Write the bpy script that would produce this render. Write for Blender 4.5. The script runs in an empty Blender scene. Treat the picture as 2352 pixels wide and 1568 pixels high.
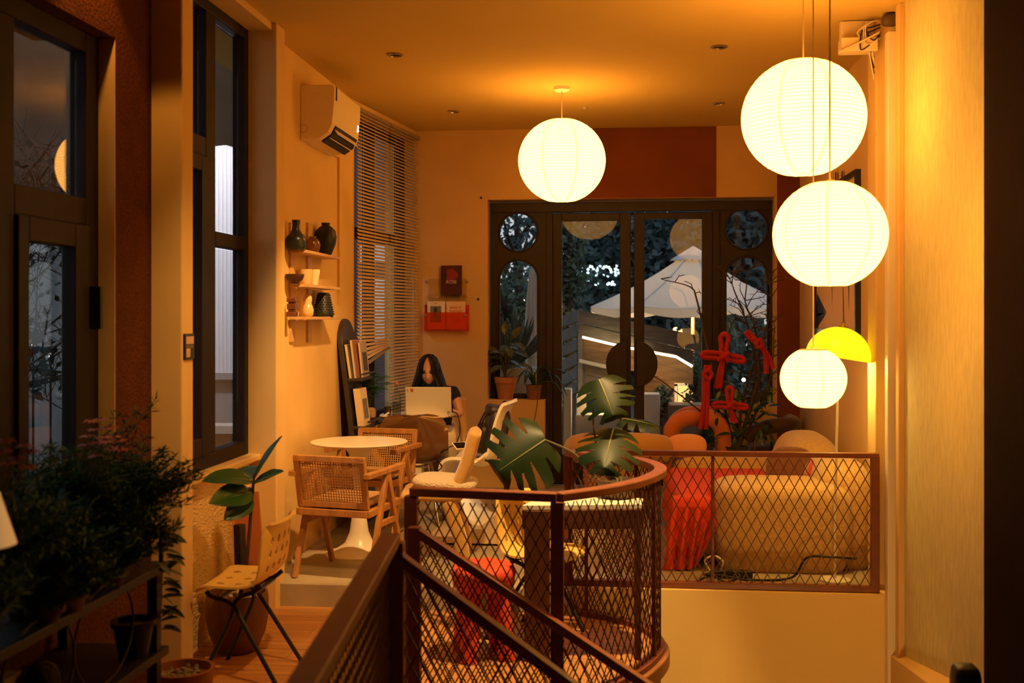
import bpy, bmesh, math, random
from mathutils import Vector, Matrix
import mathutils
R = math.radians
random.seed(7)
sc = bpy.context.scene
col = sc.collection
# ---------------------------------------------------------------- camera
F = 2500.0; CX = 1176.0; HY = 727.0
TH = math.atan(254/2500.0); CT, ST = math.cos(TH), math.sin(TH)
cam = bpy.data.cameras.new('camera'); co = bpy.data.objects.new('camera', cam); col.objects.link(co)
co.location = (0, 0, 0); co.rotation_euler = (R(90), 0, TH)
cam.sensor_width = 36; cam.lens = 36*F/2352; cam.shift_y = -(784-HY)/2352.0
cam.clip_start = .05; cam.clip_end = 300
cam.dof.use_dof = True; cam.dof.focus_distance = 7.6; cam.dof.aperture_fstop = 2.6
sc.camera = co
# ---------------------------------------------------------------- sky, light, exposure
w = bpy.data.worlds.new('dusk'); sc.world = w; w.use_nodes = True
nt = w.node_tree; bg = nt.nodes['Background']
tc = nt.nodes.new('ShaderNodeTexCoord'); sp = nt.nodes.new('ShaderNodeSeparateXYZ'); rp = nt.nodes.new('ShaderNodeValToRGB')
nt.links.new(tc.outputs['Generated'], sp.inputs[0]); nt.links.new(sp.outputs['Z'], rp.inputs[0])
rp.color_ramp.elements[0].position = 0; rp.color_ramp.elements[0].color = (.60, .58, .60, 1)
rp.color_ramp.elements[1].position = .7; rp.color_ramp.elements[1].color = (.26, .36, .48, 1)
nt.links.new(rp.outputs[0], bg.inputs[0]); bg.inputs[1].default_value = 1.3
vs = sc.view_settings; vs.view_transform = 'Standard'; vs.look = 'None'; vs.gamma = 1; vs.use_curve_mapping = False
vs.exposure = 0.0
sc.cycles.max_bounces = 8; sc.cycles.diffuse_bounces = 4; sc.cycles.glossy_bounces = 4; sc.cycles.transparent_max_bounces = 16
sc.cycles.sample_clamp_indirect = 4; sc.cycles.caustics_reflective = False; sc.cycles.caustics_refractive = False
WARM = (1, .42, .072)
LAMP_POWER = 5.2
def lamp(name, typ, loc, energy, color=WARM, target=None, **kw):
    l = bpy.data.lights.new(name, typ); l.energy = energy; l.color = color
    o = bpy.data.objects.new(name, l); col.objects.link(o); o.location = loc
    if target is not None:
        o.rotation_euler = (Vector(target)-Vector(loc)).to_track_quat('-Z', 'Y').to_euler()
    for k, v in kw.items(): setattr(l, k, v)
    return o
lamp('downlight_by_window', 'SPOT', (-1.93, 3.95, 1.60), 24, target=(-1.93, 4.22, 0), spot_size=R(76), spot_blend=.3, shadow_soft_size=.03)
lamp('downlight_over_entry', 'SPOT', (-.62, 3.5, 1.60), 210, color=(1, .52, .16), target=(-1.9, 5.25, -1.0), spot_size=R(46), spot_blend=1, shadow_soft_size=.03)
lamp('downlight_over_stairs', 'SPOT', (.12, 4.86, 1.60), 620, color=(1, .60, .22), target=(-.28, 5.25, -1.6), spot_size=R(44), spot_blend=.6, shadow_soft_size=.04)
lamp('downlight_over_tables', 'SPOT', (-.75, 5.2, 1.60), 400, color=(1, .55, .18), target=(-1.55, 7.0, -.9), spot_size=R(52), spot_blend=.5, shadow_soft_size=.04)
lamp('stairwell_fill', 'SPOT', (.95, 3.8, -2.05), 48, color=(1, .52, .14), target=(.95, 6.04, -1.75), spot_size=R(62), spot_blend=.9, shadow_soft_size=.08)  # unseen spot added to brighten the wall below the straight railing
# ---------------------------------------------------------------- pixel -> world helpers (2352 x 1568 frame)
def px(u, v, d):
    xc = (u-CX)/F*d
    return Vector((-d*ST+xc*CT, d*CT+xc*ST, (HY-v)/F*d))
def zpt(u, v, z): return px(u, v, z*F/(HY-v))
def ratio(u):
    t = (u-CX)/F
    return (t*CT-ST)/(CT+t*ST)
def onX(u, v, X):
    Y = X/ratio(u); return Vector((X, Y, (HY-v)/F*(Y*CT-X*ST)))
def onY(u, v, Y):
    X = Y*ratio(u); return Vector((X, Y, (HY-v)/F*(Y*CT-X*ST)))
# ---------------------------------------------------------------- materials
MATS = {}
def mat(name, c, rough=.6, metal=0, noise=None, bump=None, c2=None, spec=.4, sheen=0, emit=None, trans=0, coat=0, stretch=(1,1,1)):
    if name in MATS: return MATS[name]
    m = bpy.data.materials.new(name); m.use_nodes = True; MATS[name] = m
    n = m.node_tree.nodes; L = m.node_tree.links; b = n['Principled BSDF']
    b.inputs['Base Color'].default_value = (*c, 1); b.inputs['Roughness'].default_value = rough
    b.inputs['Metallic'].default_value = metal; b.inputs['Specular IOR Level'].default_value = spec
    b.inputs['Sheen Weight'].default_value = sheen; b.inputs['Coat Weight'].default_value = coat
    b.inputs['Transmission Weight'].default_value = trans
    if emit: b.inputs['Emission Color'].default_value = (*emit[0], 1); b.inputs['Emission Strength'].default_value = emit[1]
    if noise or bump:
        t = n.new('ShaderNodeTexCoord'); mp = n.new('ShaderNodeMapping'); mp.inputs['Scale'].default_value = stretch
        L.new(t.outputs['Object'], mp.inputs[0])
    if noise:
        k = n.new('ShaderNodeTexNoise'); k.inputs['Scale'].default_value = noise[0]; k.inputs['Detail'].default_value = 6
        L.new(mp.outputs[0], k.inputs['Vector'])
        r = n.new('ShaderNodeValToRGB'); a = noise[1]
        d = c2 if c2 else tuple(x*(1-a) for x in c)
        r.color_ramp.elements[0].position = .32; r.color_ramp.elements[1].position = .66
        r.color_ramp.elements[0].color = (*d, 1); r.color_ramp.elements[1].color = (*c, 1)
        L.new(k.outputs['Fac'], r.inputs[0]); L.new(r.outputs[0], b.inputs['Base Color'])
    if bump:
        k = n.new('ShaderNodeTexNoise'); k.inputs['Scale'].default_value = bump[0]; k.inputs['Detail'].default_value = 4
        L.new(mp.outputs[0], k.inputs['Vector'])
        bp = n.new('ShaderNodeBump'); bp.inputs['Strength'].default_value = bump[1]; bp.inputs['Distance'].default_value = bump[2]
        L.new(k.outputs['Fac'], bp.inputs['Height']); L.new(bp.outputs[0], b.inputs['Normal'])
    return m
def glass_mat(name, tint=(.9, .95, .95), rough=.0, fac=.6):
    m = bpy.data.materials.new(name); m.use_nodes = True; n = m.node_tree.nodes; L = m.node_tree.links
    n.remove(n['Principled BSDF']); out = n['Material Output']
    tr = n.new('ShaderNodeBsdfTransparent'); tr.inputs[0].default_value = (*tint, 1)
    gl = n.new('ShaderNodeBsdfGlossy'); gl.inputs[0].default_value = (fac, fac, fac, 1); gl.inputs['Roughness'].default_value = rough
    fr = n.new('ShaderNodeFresnel'); ge = n.new('ShaderNodeNewGeometry'); ma = n.new('ShaderNodeMath'); ma.operation = 'MULTIPLY_ADD'
    L.new(ge.outputs['Backfacing'], ma.inputs[0]); ma.inputs[1].default_value = 1/1.5-1.5; ma.inputs[2].default_value = 1.5; L.new(ma.outputs[0], fr.inputs[0])
    mx = n.new('ShaderNodeMixShader'); L.new(fr.outputs[0], mx.inputs[0]); L.new(tr.outputs[0], mx.inputs[1]); L.new(gl.outputs[0], mx.inputs[2])
    L.new(mx.outputs[0], out.inputs[0]); return m
CREAM = mat('cream_plaster', (.76, .52, .21), .85, spec=.12, noise=(1.7, .14), bump=(60, .12, .004))
CREAM_R = mat('brushed_cream_plaster', (.69, .61, .30), .85, spec=.1, noise=(34, .16), bump=(48, .38, .008), stretch=(1, 1, .30))
STUCCO_C = mat('cream_stucco', (.78, .58, .27), .8, spec=.15, bump=(34, .9, .02), noise=(9, .1), stretch=(1, 1.0, 2.2))
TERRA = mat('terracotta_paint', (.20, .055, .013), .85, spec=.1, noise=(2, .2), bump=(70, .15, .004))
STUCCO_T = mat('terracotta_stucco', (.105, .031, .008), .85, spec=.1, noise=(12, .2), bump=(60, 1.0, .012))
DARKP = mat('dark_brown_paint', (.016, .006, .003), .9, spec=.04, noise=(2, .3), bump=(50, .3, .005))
CEIL = mat('ceiling_paint', (.64, .45, .13), .9, spec=.1, noise=(.9, .08), bump=(40, .06, .003))
CONC = mat('worn_concrete', (.44, .36, .25), .55, noise=(3.2, .35), bump=(30, .2, .004))
WOODF = mat('honey_floorboards', (.62, .29, .085), .38, noise=(5, .38), bump=(25, .12, .002), stretch=(.5, 6, 6))
RUST = mat('rust_brown_painted_steel', (.20, .052, .016), .45, noise=(14, .25), bump=(60, .1, .001), spec=.5)
MESHM = mat('dark_brown_expanded_metal', (.10, .032, .013), .5, spec=.4)
FRAME = mat('dark_stained_timber', (.024, .014, .008), .6, spec=.15, noise=(6, .35), stretch=(4, 4, .5))
FRAMEL = mat('walnut_door_timber', (.023, .011, .006), .6, noise=(6, .35), bump=(40, .1, .002), stretch=(4, 4, .5))
TEAK = mat('teak', (.50, .23, .07), .45, noise=(5, .35), stretch=(5, 5, .8))
CANE = mat('woven_cane', (.52, .28, .095), .6)
WHITE = mat('white_lacquer', (.86, .80, .68), .3, spec=.5)
WHITEM = mat('white_matt', (.82, .76, .66), .6)
BLACK = mat('black', (.012, .011, .010), .5)
BLKMET = mat('dark_green_steel', (.030, .034, .026), .35, metal=.3)
CHROME = mat('chrome', (.75, .73, .70), .15, metal=1)
YELLOW = mat('yellow_plastic', (.80, .52, .12), .42, spec=.4)
TPOT = mat('terracotta_pot', (.46, .17, .07), .75, noise=(9, .25), bump=(40, .15, .003))
GLASS = glass_mat('window_glass', (.93, .95, .95))
GLASSD = glass_mat('door_glass', (.92, .95, .95), fac=.24)
CLEARG = glass_mat('clear_glass', (.95, .96, .95))
LEAF = mat('dark_green_leaf', (.018, .070, .016), .35, noise=(14, .35), spec=.5)
LEAFM = mat('monstera_green', (.007, .021, .004), .45, noise=(9, .3), spec=.25)
STEMG = mat('plant_stem', (.08, .07, .025), .6)
BARK = mat('bark', (.075, .045, .025), .8, noise=(20, .4))
RED = mat('red_velvet', (.37, .007, .005), .75, sheen=.1)
# ---------------------------------------------------------------- mesh builder
class MB:
    def __init__(s): s.v = []; s.f = []
    def add(s, vs, fs):
        k = len(s.v); s.v += [Vector(p) for p in vs]; s.f += [tuple(i+k for i in f) for f in fs]; return s
    def box(s, x0, x1, y0, y1, z0, z1):
        return s.add([(x0,y0,z0),(x1,y0,z0),(x1,y1,z0),(x0,y1,z0),(x0,y0,z1),(x1,y0,z1),(x1,y1,z1),(x0,y1,z1)],
            [(0,3,2,1),(4,5,6,7),(0,1,5,4),(1,2,6,5),(2,3,7,6),(3,0,4,7)])
    def bar(s, p, q, w, h=None, up=(0,0,1), w2=None, h2=None):
        p, q = Vector(p), Vector(q); h = w if h is None else h
        w2 = w if w2 is None else w2; h2 = h if h2 is None else h2
        t = (q-p).normalized(); u = Vector(up); sd = t.cross(u)
        if sd.length < 1e-4: sd = t.cross(Vector((0,1,0)))
        sd.normalize(); un = sd.cross(t).normalized()
        vs = []
        for c, a, b in ((p, w, h), (q, w2, h2)):
            for i, j in ((-1,-1),(1,-1),(1,1),(-1,1)): vs.append(c+sd*i*a/2+un*j*b/2)
        return s.add(vs, [(0,1,2,3),(7,6,5,4),(0,4,5,1),(1,5,6,2),(2,6,7,3),(3,7,4,0)])
    def tube(s, path, r, n=8, closed=False, caps=True):
        P = [Vector(p) for p in path]; m = len(P)
        if not isinstance(r, (list, tuple)): r = [r]*m
        T = []
        for i in range(m):
            a = P[(i-1) % m] if (closed or i > 0) else P[i]; b = P[(i+1) % m] if (closed or i < m-1) else P[i]
            t = (b-a); T.append(t.normalized() if t.length > 1e-9 else Vector((0,0,1)))
        u = T[0].orthogonal().normalized(); vs = []
        for i in range(m):
            u = (u - T[i]*u.dot(T[i]));
            u = u.normalized() if u.length > 1e-6 else T[i].orthogonal().normalized()
            b = T[i].cross(u)
            for k in range(n):
                a = 2*math.pi*k/n; vs.append(P[i]+(u*math.cos(a)+b*math.sin(a))*r[i])
        fs = []
        for i in range(m if closed else m-1):
            j = (i+1) % m
            for k in range(n):
                l = (k+1) % n; fs.append((i*n+k, i*n+l, j*n+l, j*n+k))
        if caps and not closed:
            fs.append(tuple(range(n-1, -1, -1))); fs.append(tuple((m-1)*n+k for k in range(n)))
        return s.add(vs, fs)
    def rect_sweep(s, path, w, h, closed=False):      # horizontal path, flat rectangular section
        P = [Vector(p) for p in path]; m = len(P); vs = []
        for i in range(m):
            a = P[max(i-1, 0)]; b = P[min(i+1, m-1)]; t = (b-a); t.z = 0; t.normalize(); n = Vector((t.y, -t.x, 0))
            for i1, j1 in ((-1,-1),(1,-1),(1,1),(-1,1)): vs.append(P[i]+n*i1*w/2+Vector((0,0,j1*h/2)))
        fs = [(i*4+k, i*4+(k+1)%4, (i+1)*4+(k+1)%4, (i+1)*4+k) for i in range(m-1) for k in range(4)]
        fs += [(0,3,2,1), tuple((m-1)*4+k for k in range(4))]
        return s.add(vs, fs)
    def lathe(s, prof, c=(0,0,0), n=32, sx=1, sy=1, wob=None):
        c = Vector(c); vs = []; fs = []; m = len(prof)
        for i, (r, z) in enumerate(prof):
            for k in range(n):
                a = 2*math.pi*k/n; rr = max(r, .0004)*(wob(a, z) if wob else 1)
                vs.append(c+Vector((math.cos(a)*rr*sx, math.sin(a)*rr*sy, z)))
        for i in range(m-1):
            for k in range(n):
                l = (k+1) % n; fs.append((i*n+k, i*n+l, (i+1)*n+l, (i+1)*n+k))
        return s.add(vs, fs)
    def blob(s, c, size, e=.5, M=None, n=24, m=14, e2=None, flat=False):   # superellipsoid, size = full extents
        e2 = e if e2 is None else e2
        c = Vector(c); vs = []; fs = []
        pw = lambda x, p: math.copysign(abs(x)**p, x)
        for i in range(m+1):
            la = -math.pi/2+math.pi*i/m
            for k in range(n):
                lo = 2*math.pi*k/n
                ee = .12 if flat and la < 0 else e2
                zz = pw(math.sin(la), ee)*size[2]/2 if not (flat and la < 0) else -size[2]/2*min(1, -la/(math.pi/2)*1.25)
                p = Vector((pw(math.cos(la), ee)*pw(math.cos(lo), e)*size[0]/2, pw(math.cos(la), ee)*pw(math.sin(lo), e)*size[1]/2, zz))
                vs.append(c+(M @ p if M else p))
        for i in range(m):
            for k in range(n):
                l = (k+1) % n; fs.append((i*n+k, i*n+l, (i+1)*n+l, (i+1)*n+k))
        return s.add(vs, fs)
    def prism(s, poly, axis, a0, a1):   # poly of 2D points in the plane normal to axis
        def pt(p, a): return {'x': (a, p[0], p[1]), 'y': (p[0], a, p[1]), 'z': (p[0], p[1], a)}[axis]
        n = len(poly)
        vs = [pt(p, a0) for p in poly]+[pt(p, a1) for p in poly]
        return s.add(vs, [tuple(range(n-1,-1,-1)), tuple(range(n, 2*n))]+[(i, (i+1)%n, n+(i+1)%n, n+i) for i in range(n)])
    def sheet(s, P, thick, mask=None):  # grid of points -> thickened skin; mask(i,j) False drops a cell
        nu, nv = len(P), len(P[0]); N = []
        for i in range(nu):
            row = []
            for j in range(nv):
                a = P[min(i+1, nu-1)][j]-P[max(i-1, 0)][j]; b = P[i][min(j+1, nv-1)]-P[i][max(j-1, 0)]
                x = a.cross(b); row.append(x.normalized() if x.length > 1e-9 else Vector((0,0,1)))
            N.append(row)
        vs = [P[i][j]+N[i][j]*thick/2 for i in range(nu) for j in range(nv)]+[P[i][j]-N[i][j]*thick/2 for i in range(nu) for j in range(nv)]
        K = nu*nv; fs = []; ed = {}
        for i in range(nu-1):
            for j in range(nv-1):
                if mask and not mask(i, j): continue
                q = (i*nv+j, (i+1)*nv+j, (i+1)*nv+j+1, i*nv+j+1)
                fs.append(q); fs.append(tuple(K+x for x in reversed(q)))
                for x in range(4):
                    e = (q[x], q[(x+1)%4]); r = (e[1], e[0])
                    if r in ed: del ed[r]
                    else: ed[e] = 1
        for (a, b) in ed: fs.append((b, a, K+a, K+b))
        return s.add(vs, fs)
    def xform(s, M): s.v = [M @ p for p in s.v]; return s
    def build(s, name, m, parent=None, smooth=None, world=True, bevel=0, kind=None, sub=0):
        me = bpy.data.meshes.new(name)
        vs = s.v
        if parent is not None and world:
            I = WM[parent.name].inverted(); vs = [I @ p for p in vs]
        me.from_pydata([tuple(p) for p in vs], [], s.f)
        me.materials.append(m)
        bm = bmesh.new(); bm.from_mesh(me); bmesh.ops.recalc_face_normals(bm, faces=bm.faces[:])
        loose = [v for v in bm.verts if not v.link_faces]
        if loose: bmesh.ops.delete(bm, geom=loose, context='VERTS')
        bm.to_mesh(me); bm.free()
        if smooth is not None:
            me.shade_smooth() if hasattr(me, 'shade_smooth') else None
            if smooth < 180: me.set_sharp_from_angle(angle=R(smooth))
        o = bpy.data.objects.new(name, me); col.objects.link(o)
        if parent is not None: o.parent = parent; WM[o.name] = WM[parent.name]
        else: WM[o.name] = Matrix.Identity(4)
        if bevel:
            b = o.modifiers.new('bevel', 'BEVEL'); b.width = bevel; b.segments = 2; b.limit_method = 'ANGLE'
        if sub:
            b = o.modifiers.new('sub', 'SUBSURF'); b.levels = sub; b.render_levels = sub
        if kind: o['kind'] = kind
        return o
WM = {}
def tag(o, label, cat, group=None):
    o['label'] = label; o['category'] = cat
    if group: o['group'] = group
    return o
def thing(name, label, cat, loc=(0,0,0), rz=0, group=None):
    o = bpy.data.objects.new(name, None); col.objects.link(o); o.empty_display_size = .1
    o.location = loc; o.rotation_euler = (0, 0, rz)
    WM[o.name] = Matrix.Translation(Vector(loc)) @ Matrix.Rotation(rz, 4, 'Z')
    return tag(o, label, cat, group)
def struct(mb, name, m, parent=None, **kw):
    o = mb.build(name, m, parent, **kw)
    if parent is None: o['kind'] = 'structure'
    return o
def copy_thing(root, loc, rz, label, group=None):
    def cp(o, par):
        c = o.copy(); col.objects.link(c)
        if par: c.parent = par
        for ch in list(o.children): cp(ch, c)
        return c
    r = cp(root, None); r.location = loc; r.rotation_euler = (0, 0, rz); r['label'] = label
    if group: r['group'] = group
    return r
def crom(pts, k=8):
    P = [Vector(p) for p in pts]; out = []
    for i in range(len(P)-1):
        a, b, c, d = P[max(i-1,0)], P[i], P[i+1], P[min(i+2, len(P)-1)]
        for j in range(k):
            t = j/k
            out.append(.5*((2*b)+(c-a)*t+(2*a-5*b+4*c-d)*t*t+(3*b-a-3*c+d)*t**3))
    out.append(P[-1]); return out
def text(s, size, m, M, parent, name='lettering', ext=.0006, align='CENTER'):
    c = bpy.data.curves.new(name, 'FONT'); c.body = s; c.size = size; c.extrude = ext; c.align_x = align; c.align_y = 'CENTER'
    c.materials.append(m); o = bpy.data.objects.new(name, c); col.objects.link(o)
    bpy.context.view_layer.update()
    me = bpy.data.meshes.new_from_object(o); bpy.data.objects.remove(o); me.materials.clear(); me.materials.append(m)
    o = bpy.data.objects.new(name, me); col.objects.link(o)
    o.parent = parent; o.matrix_local = WM[parent.name].inverted() @ M
    return o
# ================================================================ SETTING
FL, PL, CE, YB, YD = -1.63, -1.50, 1.64, 9.5, 9.68
XR = 1.50
# U-shaped railing line in plan
P2, P1, PC = (-.909, 4.64), (-.272, 4.556), (-.302, 6.07)
ARC = crom([(*P1, 0), (-.072, 4.76, 0), (.092, 5.03, 0), (.186, 5.38, 0), (.112, 5.68, 0), (-.06, 5.86, 0), (-.24, 5.97, 0), (*PC, 0)], 7)
def arc_at(y):
    for a, c in zip(ARC, ARC[1:]):
        if a.y <= y <= c.y: return a.x+(c.x-a.x)*(y-a.y)/max(c.y-a.y, 1e-6)
    return ARC[0].x if y < ARC[0].y else ARC[-1].x
def arc_x(y0, y1): return max(arc_at(y0), arc_at(y1), arc_at((y0+y1)/2))
# wood floor: slab with boards
b = MB(); b.box(-2.35, -.87, -1.5, 6.0, FL-.2, FL-.014)
b.box(-.87, -.30, 4.60, 6.0, FL-.2, FL-.014)
b.prism([(p.x, p.y) for p in ARC], 'z', FL-.2, FL-.014)
wf = struct(b, 'floor', mat('floor_slab', (.35, .2, .09), .8))
y = 2.2; rw = .125; k = 0
pm = {}
rr = random.Random(3)
while y < 5.97:
    y1 = min(y+rw, 5.985)
    if y1 < 4.60: xr = -.875
    elif y < 4.60: xr = -.875
    else: xr = arc_x(y, y1) or -.3
    x = -2.10
    first = True
    while x < xr-.01:
        ln = (.5+.3*((k*37) % 5)) if first else 1.5
        first = False
        x1 = min(x+ln, xr)
        if xr-x1 < .2: x1 = xr
        dz = rr.uniform(-.0008, .0008)
        if x1 == xr and y >= 4.60:
            ys = [y+.0012+(y1-y-.0024)*i/4 for i in range(5)]
            pb = MB().prism([(x+.0012, ys[0])]+[(max(arc_at(q)-.01, x+.01), q) for q in ys]+[(x+.0012, ys[-1])], 'z', FL-.014, FL+dz)
        else: pb = MB().box(x+.0012, x1-.0012, y+.0012, y1-.0012, FL-.014, FL+dz)
        pb.build('plank', WOODF, wf, bevel=.001)
        x = x1; k += 1
    y = y1; k += 1
# floor behind the camera and stairwell bottom
struct(MB().box(-.87, 2.0, -1.5, 2.6, FL-.2, FL-.01), 'floor', mat('floor_slab', (.3,.2,.1)))
struct(MB().box(-2.5, 2.0, -1.5, 9.0, -4.0, -3.9), 'floor', CONC)
# concrete platform
struct(MB().box(-2.35, -.28, 5.97, 9.9, FL-.2, PL), 'floor', CONC, bevel=.006)
struct(MB().box(-.28, XR+.05, 6.2, 9.9, FL-.15, PL), 'floor', CONC)
# ceiling
struct(MB().box(-2.6, 1.9, -1.5, 9.9, CE, CE+.1), 'ceiling', CEIL)
# white stairwell wall below the straight railing, other stairwell walls
struct(MB().box(-.28, XR, 6.04, 6.2, -4.0, PL), 'wall_stairwell', mat('stairwell_plaster', (.90, .66, .25), .85, spec=.1, noise=(1.2, .08), bump=(50, .12, .004)))
struct(MB().box(-1.0, -.88, 2.6, 4.6, -4.0, FL-.2), 'wall_stairwell', CREAM)
b = MB()
pa = [(p.x-.03, p.y) for p in ARC]
b.prism([(-.9, 4.62), (-.272, 4.60)]+pa[3:-3]+[(-.31, 6.0), (-.9, 6.0)], 'z', -4.0, FL-.2)
struct(b, 'wall_stairwell', CREAM)
# left wall, front to back
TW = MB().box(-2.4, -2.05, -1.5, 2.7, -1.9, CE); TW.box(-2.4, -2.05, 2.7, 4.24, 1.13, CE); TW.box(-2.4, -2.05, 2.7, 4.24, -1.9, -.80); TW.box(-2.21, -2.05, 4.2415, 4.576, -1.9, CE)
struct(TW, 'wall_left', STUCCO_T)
struct(MB().box(-2.14, -2.052, 4.236, 4.2405, -.80, 1.13), 'trim_1', CREAM)       # painted jamb of the front window
struct(MB().box(-2.21, -1.91, 4.576, 4.70, -1.9, CE), 'wall_left', CREAM, bevel=.008)
b = MB().box(-2.4, -2.075, 4.70, 5.91, -1.9, -.80)
struct(b, 'wall_left', STUCCO_C)
struct(MB().box(-2.4, -1.95, 4.70, 5.91, 1.60, CE), 'wall_left', CREAM)
struct(MB().box(-2.2, -2.01, 4.70, 5.91, -.80, -.765), 'window_sill', CREAM, bevel=.008)
struct(MB().box(-2.12, -1.92, 5.91, 6.06, -1.9, CE), 'wall_left', CREAM, bevel=.008)
struct(MB().box(-2.13, -2.03, 6.06, 8.04, -1.9, CE), 'wall_left', CREAM)
# angled window wall behind the blinds
WA, WB = Vector((-2.03, 8.04, 0)), Vector((-1.82, 9.50, 0))
wd = (WB-WA).normalized(); wn = Vector((wd.y, -wd.x, 0))      # wn points into the room
def wall_pt(s, z, off=0): p = WA+wd*s+wn*off; return Vector((p.x, p.y, z))
WLEN = (WB-WA).length
b = MB()
def wbox(b, s0, s1, z0, z1, o0, o1):
    vs = [wall_pt(s, z, o) for z in (z0, z1) for s, o in ((s0,o0),(s1,o0),(s1,o1),(s0,o1))]
    b.add(vs, [(0,3,2,1),(4,5,6,7),(0,1,5,4),(1,2,6,5),(2,3,7,6),(3,0,4,7)])
wbox(b, -.02, WLEN+.1, -1.9, -.85, -.18, 0); wbox(b, -.02, WLEN+.1, 1.56, CE, -.18, 0); wbox(b, -.02, .05, -.85, 1.56, -.18, 0); wbox(b, WLEN-.05, WLEN+.1, -.85, 1.56, -.25, 0)
struct(b, 'wall_left', CREAM)
# back wall
XD0, XD1 = onY(1128, 700, YD).x, onY(1778, 700, YD).x
ZDT = onY(1450, 464, YD).z
ZPAR = onY(1180, 918, YB).z
XO0, XO1 = onY(1120, 700, YB).x, onY(1779, 700, YB).x      # opening in the wall face
XP0, XP1 = onY(1251, 1000, YB).x, onY(1650, 1000, YB).x      # parapets left and right of the doors
b = MB()
b.box(-2.1, XO0, YB, YB+.3, -1.9, CE); b.box(XO0, XO1, YB, YB+.3, ZDT+.015, CE); b.box(XO1, XR+.2, YB, YB+.3, -1.9, CE)
b.box(XO0, XP0, YB, YB+.3, -1.9, ZPAR); b.box(XP1, XO1, YB, YB+.3, -1.9, ZPAR)
struct(b, 'wall_back', mat('back_plaster', (.62, .40, .155), .85, noise=(1.7, .14), bump=(60, .12, .004), spec=.1))
xa, xb = onY(1247, 400, YB).x, onY(1645, 400, YB).x
struct(MB().box(xa, xb, YB-.006, YB+.001, ZDT+.018, CE-.002), 'trim_2', TERRA)        # painted band over the doors
xa, xb = onY(1785, 600, YB).x, onY(1840, 600, YB).x
struct(MB().box(xa, XR, YB-.04, YB+.001, PL, CE), 'wall_back', TERRA)           # painted pier at the right corner
# right wall
b = MB().box(XR, XR+.3, 6.2, 9.8, -1.9, CE); struct(b, 'wall_right', CREAM)
b = MB().box(1.465, XR+.3, 4.545, 6.2, -4.0, CE); struct(b, 'wall_right', CREAM_R)
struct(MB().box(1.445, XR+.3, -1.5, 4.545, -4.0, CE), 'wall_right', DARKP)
struct(MB().box(1.385, 1.50, 6.16, 6.36, -4.0, CE), 'wall_right', CREAM, bevel=.01)   # pilaster beside the railing
struct(MB().box(-2.6, 1.9, -1.6, -1.5, -4, CE), 'wall_front', CREAM)
# trunking and pipes on the pilaster
struct(MB().box(1.405, 1.466, 5.97, 6.035, -4.0, 1.52), 'trim_3', mat('trunking', (.80,.69,.52), .5), bevel=.004)
struct(MB().box(1.435, 1.466, 5.86, 5.93, -4.0, CE), 'trim_4', CREAM, bevel=.004)
# sloping ledge on the right wall along the stair
a0 = onX(2030, 1487, 1.44); a1 = onX(2200, 1575, 1.40)
b = MB(); b.add([(1.47, a0.y, a0.z), (1.43, a0.y, a0.z-.01), (1.36, a1.y-.4, a1.z+.0), (1.47, a1.y-.4, a1.z+.06), (1.47, a0.y, -3.9), (1.43, a0.y, -3.9), (1.36, a1.y-.4, -3.9), (1.47, a1.y-.4, -3.9)],
    [(0,1,2,3),(4,7,6,5),(0,4,5,1),(1,5,6,2),(2,6,7,3),(3,7,4,0)])
struct(b, 'trim_5', CREAM)
# ---------------------------------------------------------------- windows on the left wall
def ybox(b, X0, X1, y0, y1, z0, z1): b.box(X0, X1, y0, y1, z0, z1)
# window_1 (front, dark)
b = MB(); X0, X1 = -2.19, -2.12
for y0, y1, z0, z1 in ((2.70,2.78,-.80,1.13),(4.13,4.237,-.80,1.13),(2.78,4.13,1.05,1.13),(2.78,4.13,-.80,-.72),(3.42,3.62,-.72,1.05),(3.62,4.13,.36,.47),(2.78,3.42,.36,.47)): ybox(b, X0, X1, y0, y1, z0, z1)
w1 = struct(b, 'window_1', FRAME, bevel=.006)
b = MB()
for y0, y1, z0, z1 in ((3.62,3.69,-.72,.36),(4.02,4.13,-.72,.36),(3.69,4.02,.27,.36),(3.69,4.02,-.72,-.62)): ybox(b, -2.165, -2.105, y0, y1, z0, z1)
b.build('sash', FRAME, w1, bevel=.005)
MB().box(-2.118, -2.07, 4.15, 4.17, -.05, .12).build('stay_arm', BLACK, w1)
for y0, y1, z0, z1 in ((2.79,3.41,.48,1.04),(3.63,4.12,.48,1.04),(2.79,3.41,-.71,.35),(3.70,4.01,-.61,.26)):
    MB().box(-2.160, -2.156, y0, y1, z0, z1).build('pane', GLASS, w1)
# window_2 (second, taller)
b = MB(); X0, X1 = -2.15, -2.08
for y0, y1, z0, z1 in ((4.70,4.78,-.765,1.60),(5.84,5.905,-.765,1.60),(4.78,5.84,1.54,1.60),(4.78,5.84,-.765,-.69),(5.28,5.41,-.69,1.54),(4.78,5.28,.80,.90),(5.41,5.84,.365,.44)): ybox(b, X0, X1, y0, y1, z0, z1)
w2 = struct(b, 'window_2', FRAME, bevel=.006)
b = MB()
for y0, y1, z0, z1 in ((4.78,4.84,-.69,.80),(5.19,5.28,-.69,.80),(4.84,5.19,.72,.80),(4.84,5.19,-.69,-.60)): ybox(b, -2.13, -2.065, y0, y1, z0, z1)
b.build('sash', FRAME, w2, bevel=.005)
for y0, y1, z0, z1 in ((4.79,5.27,.91,1.53),(5.42,5.83,.45,1.53),(5.42,5.83,-.68,.355),(4.85,5.18,-.59,.71)):
    MB().box(-2.120, -2.116, y0, y1, z0, z1).build('pane', GLASS, w2)
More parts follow.
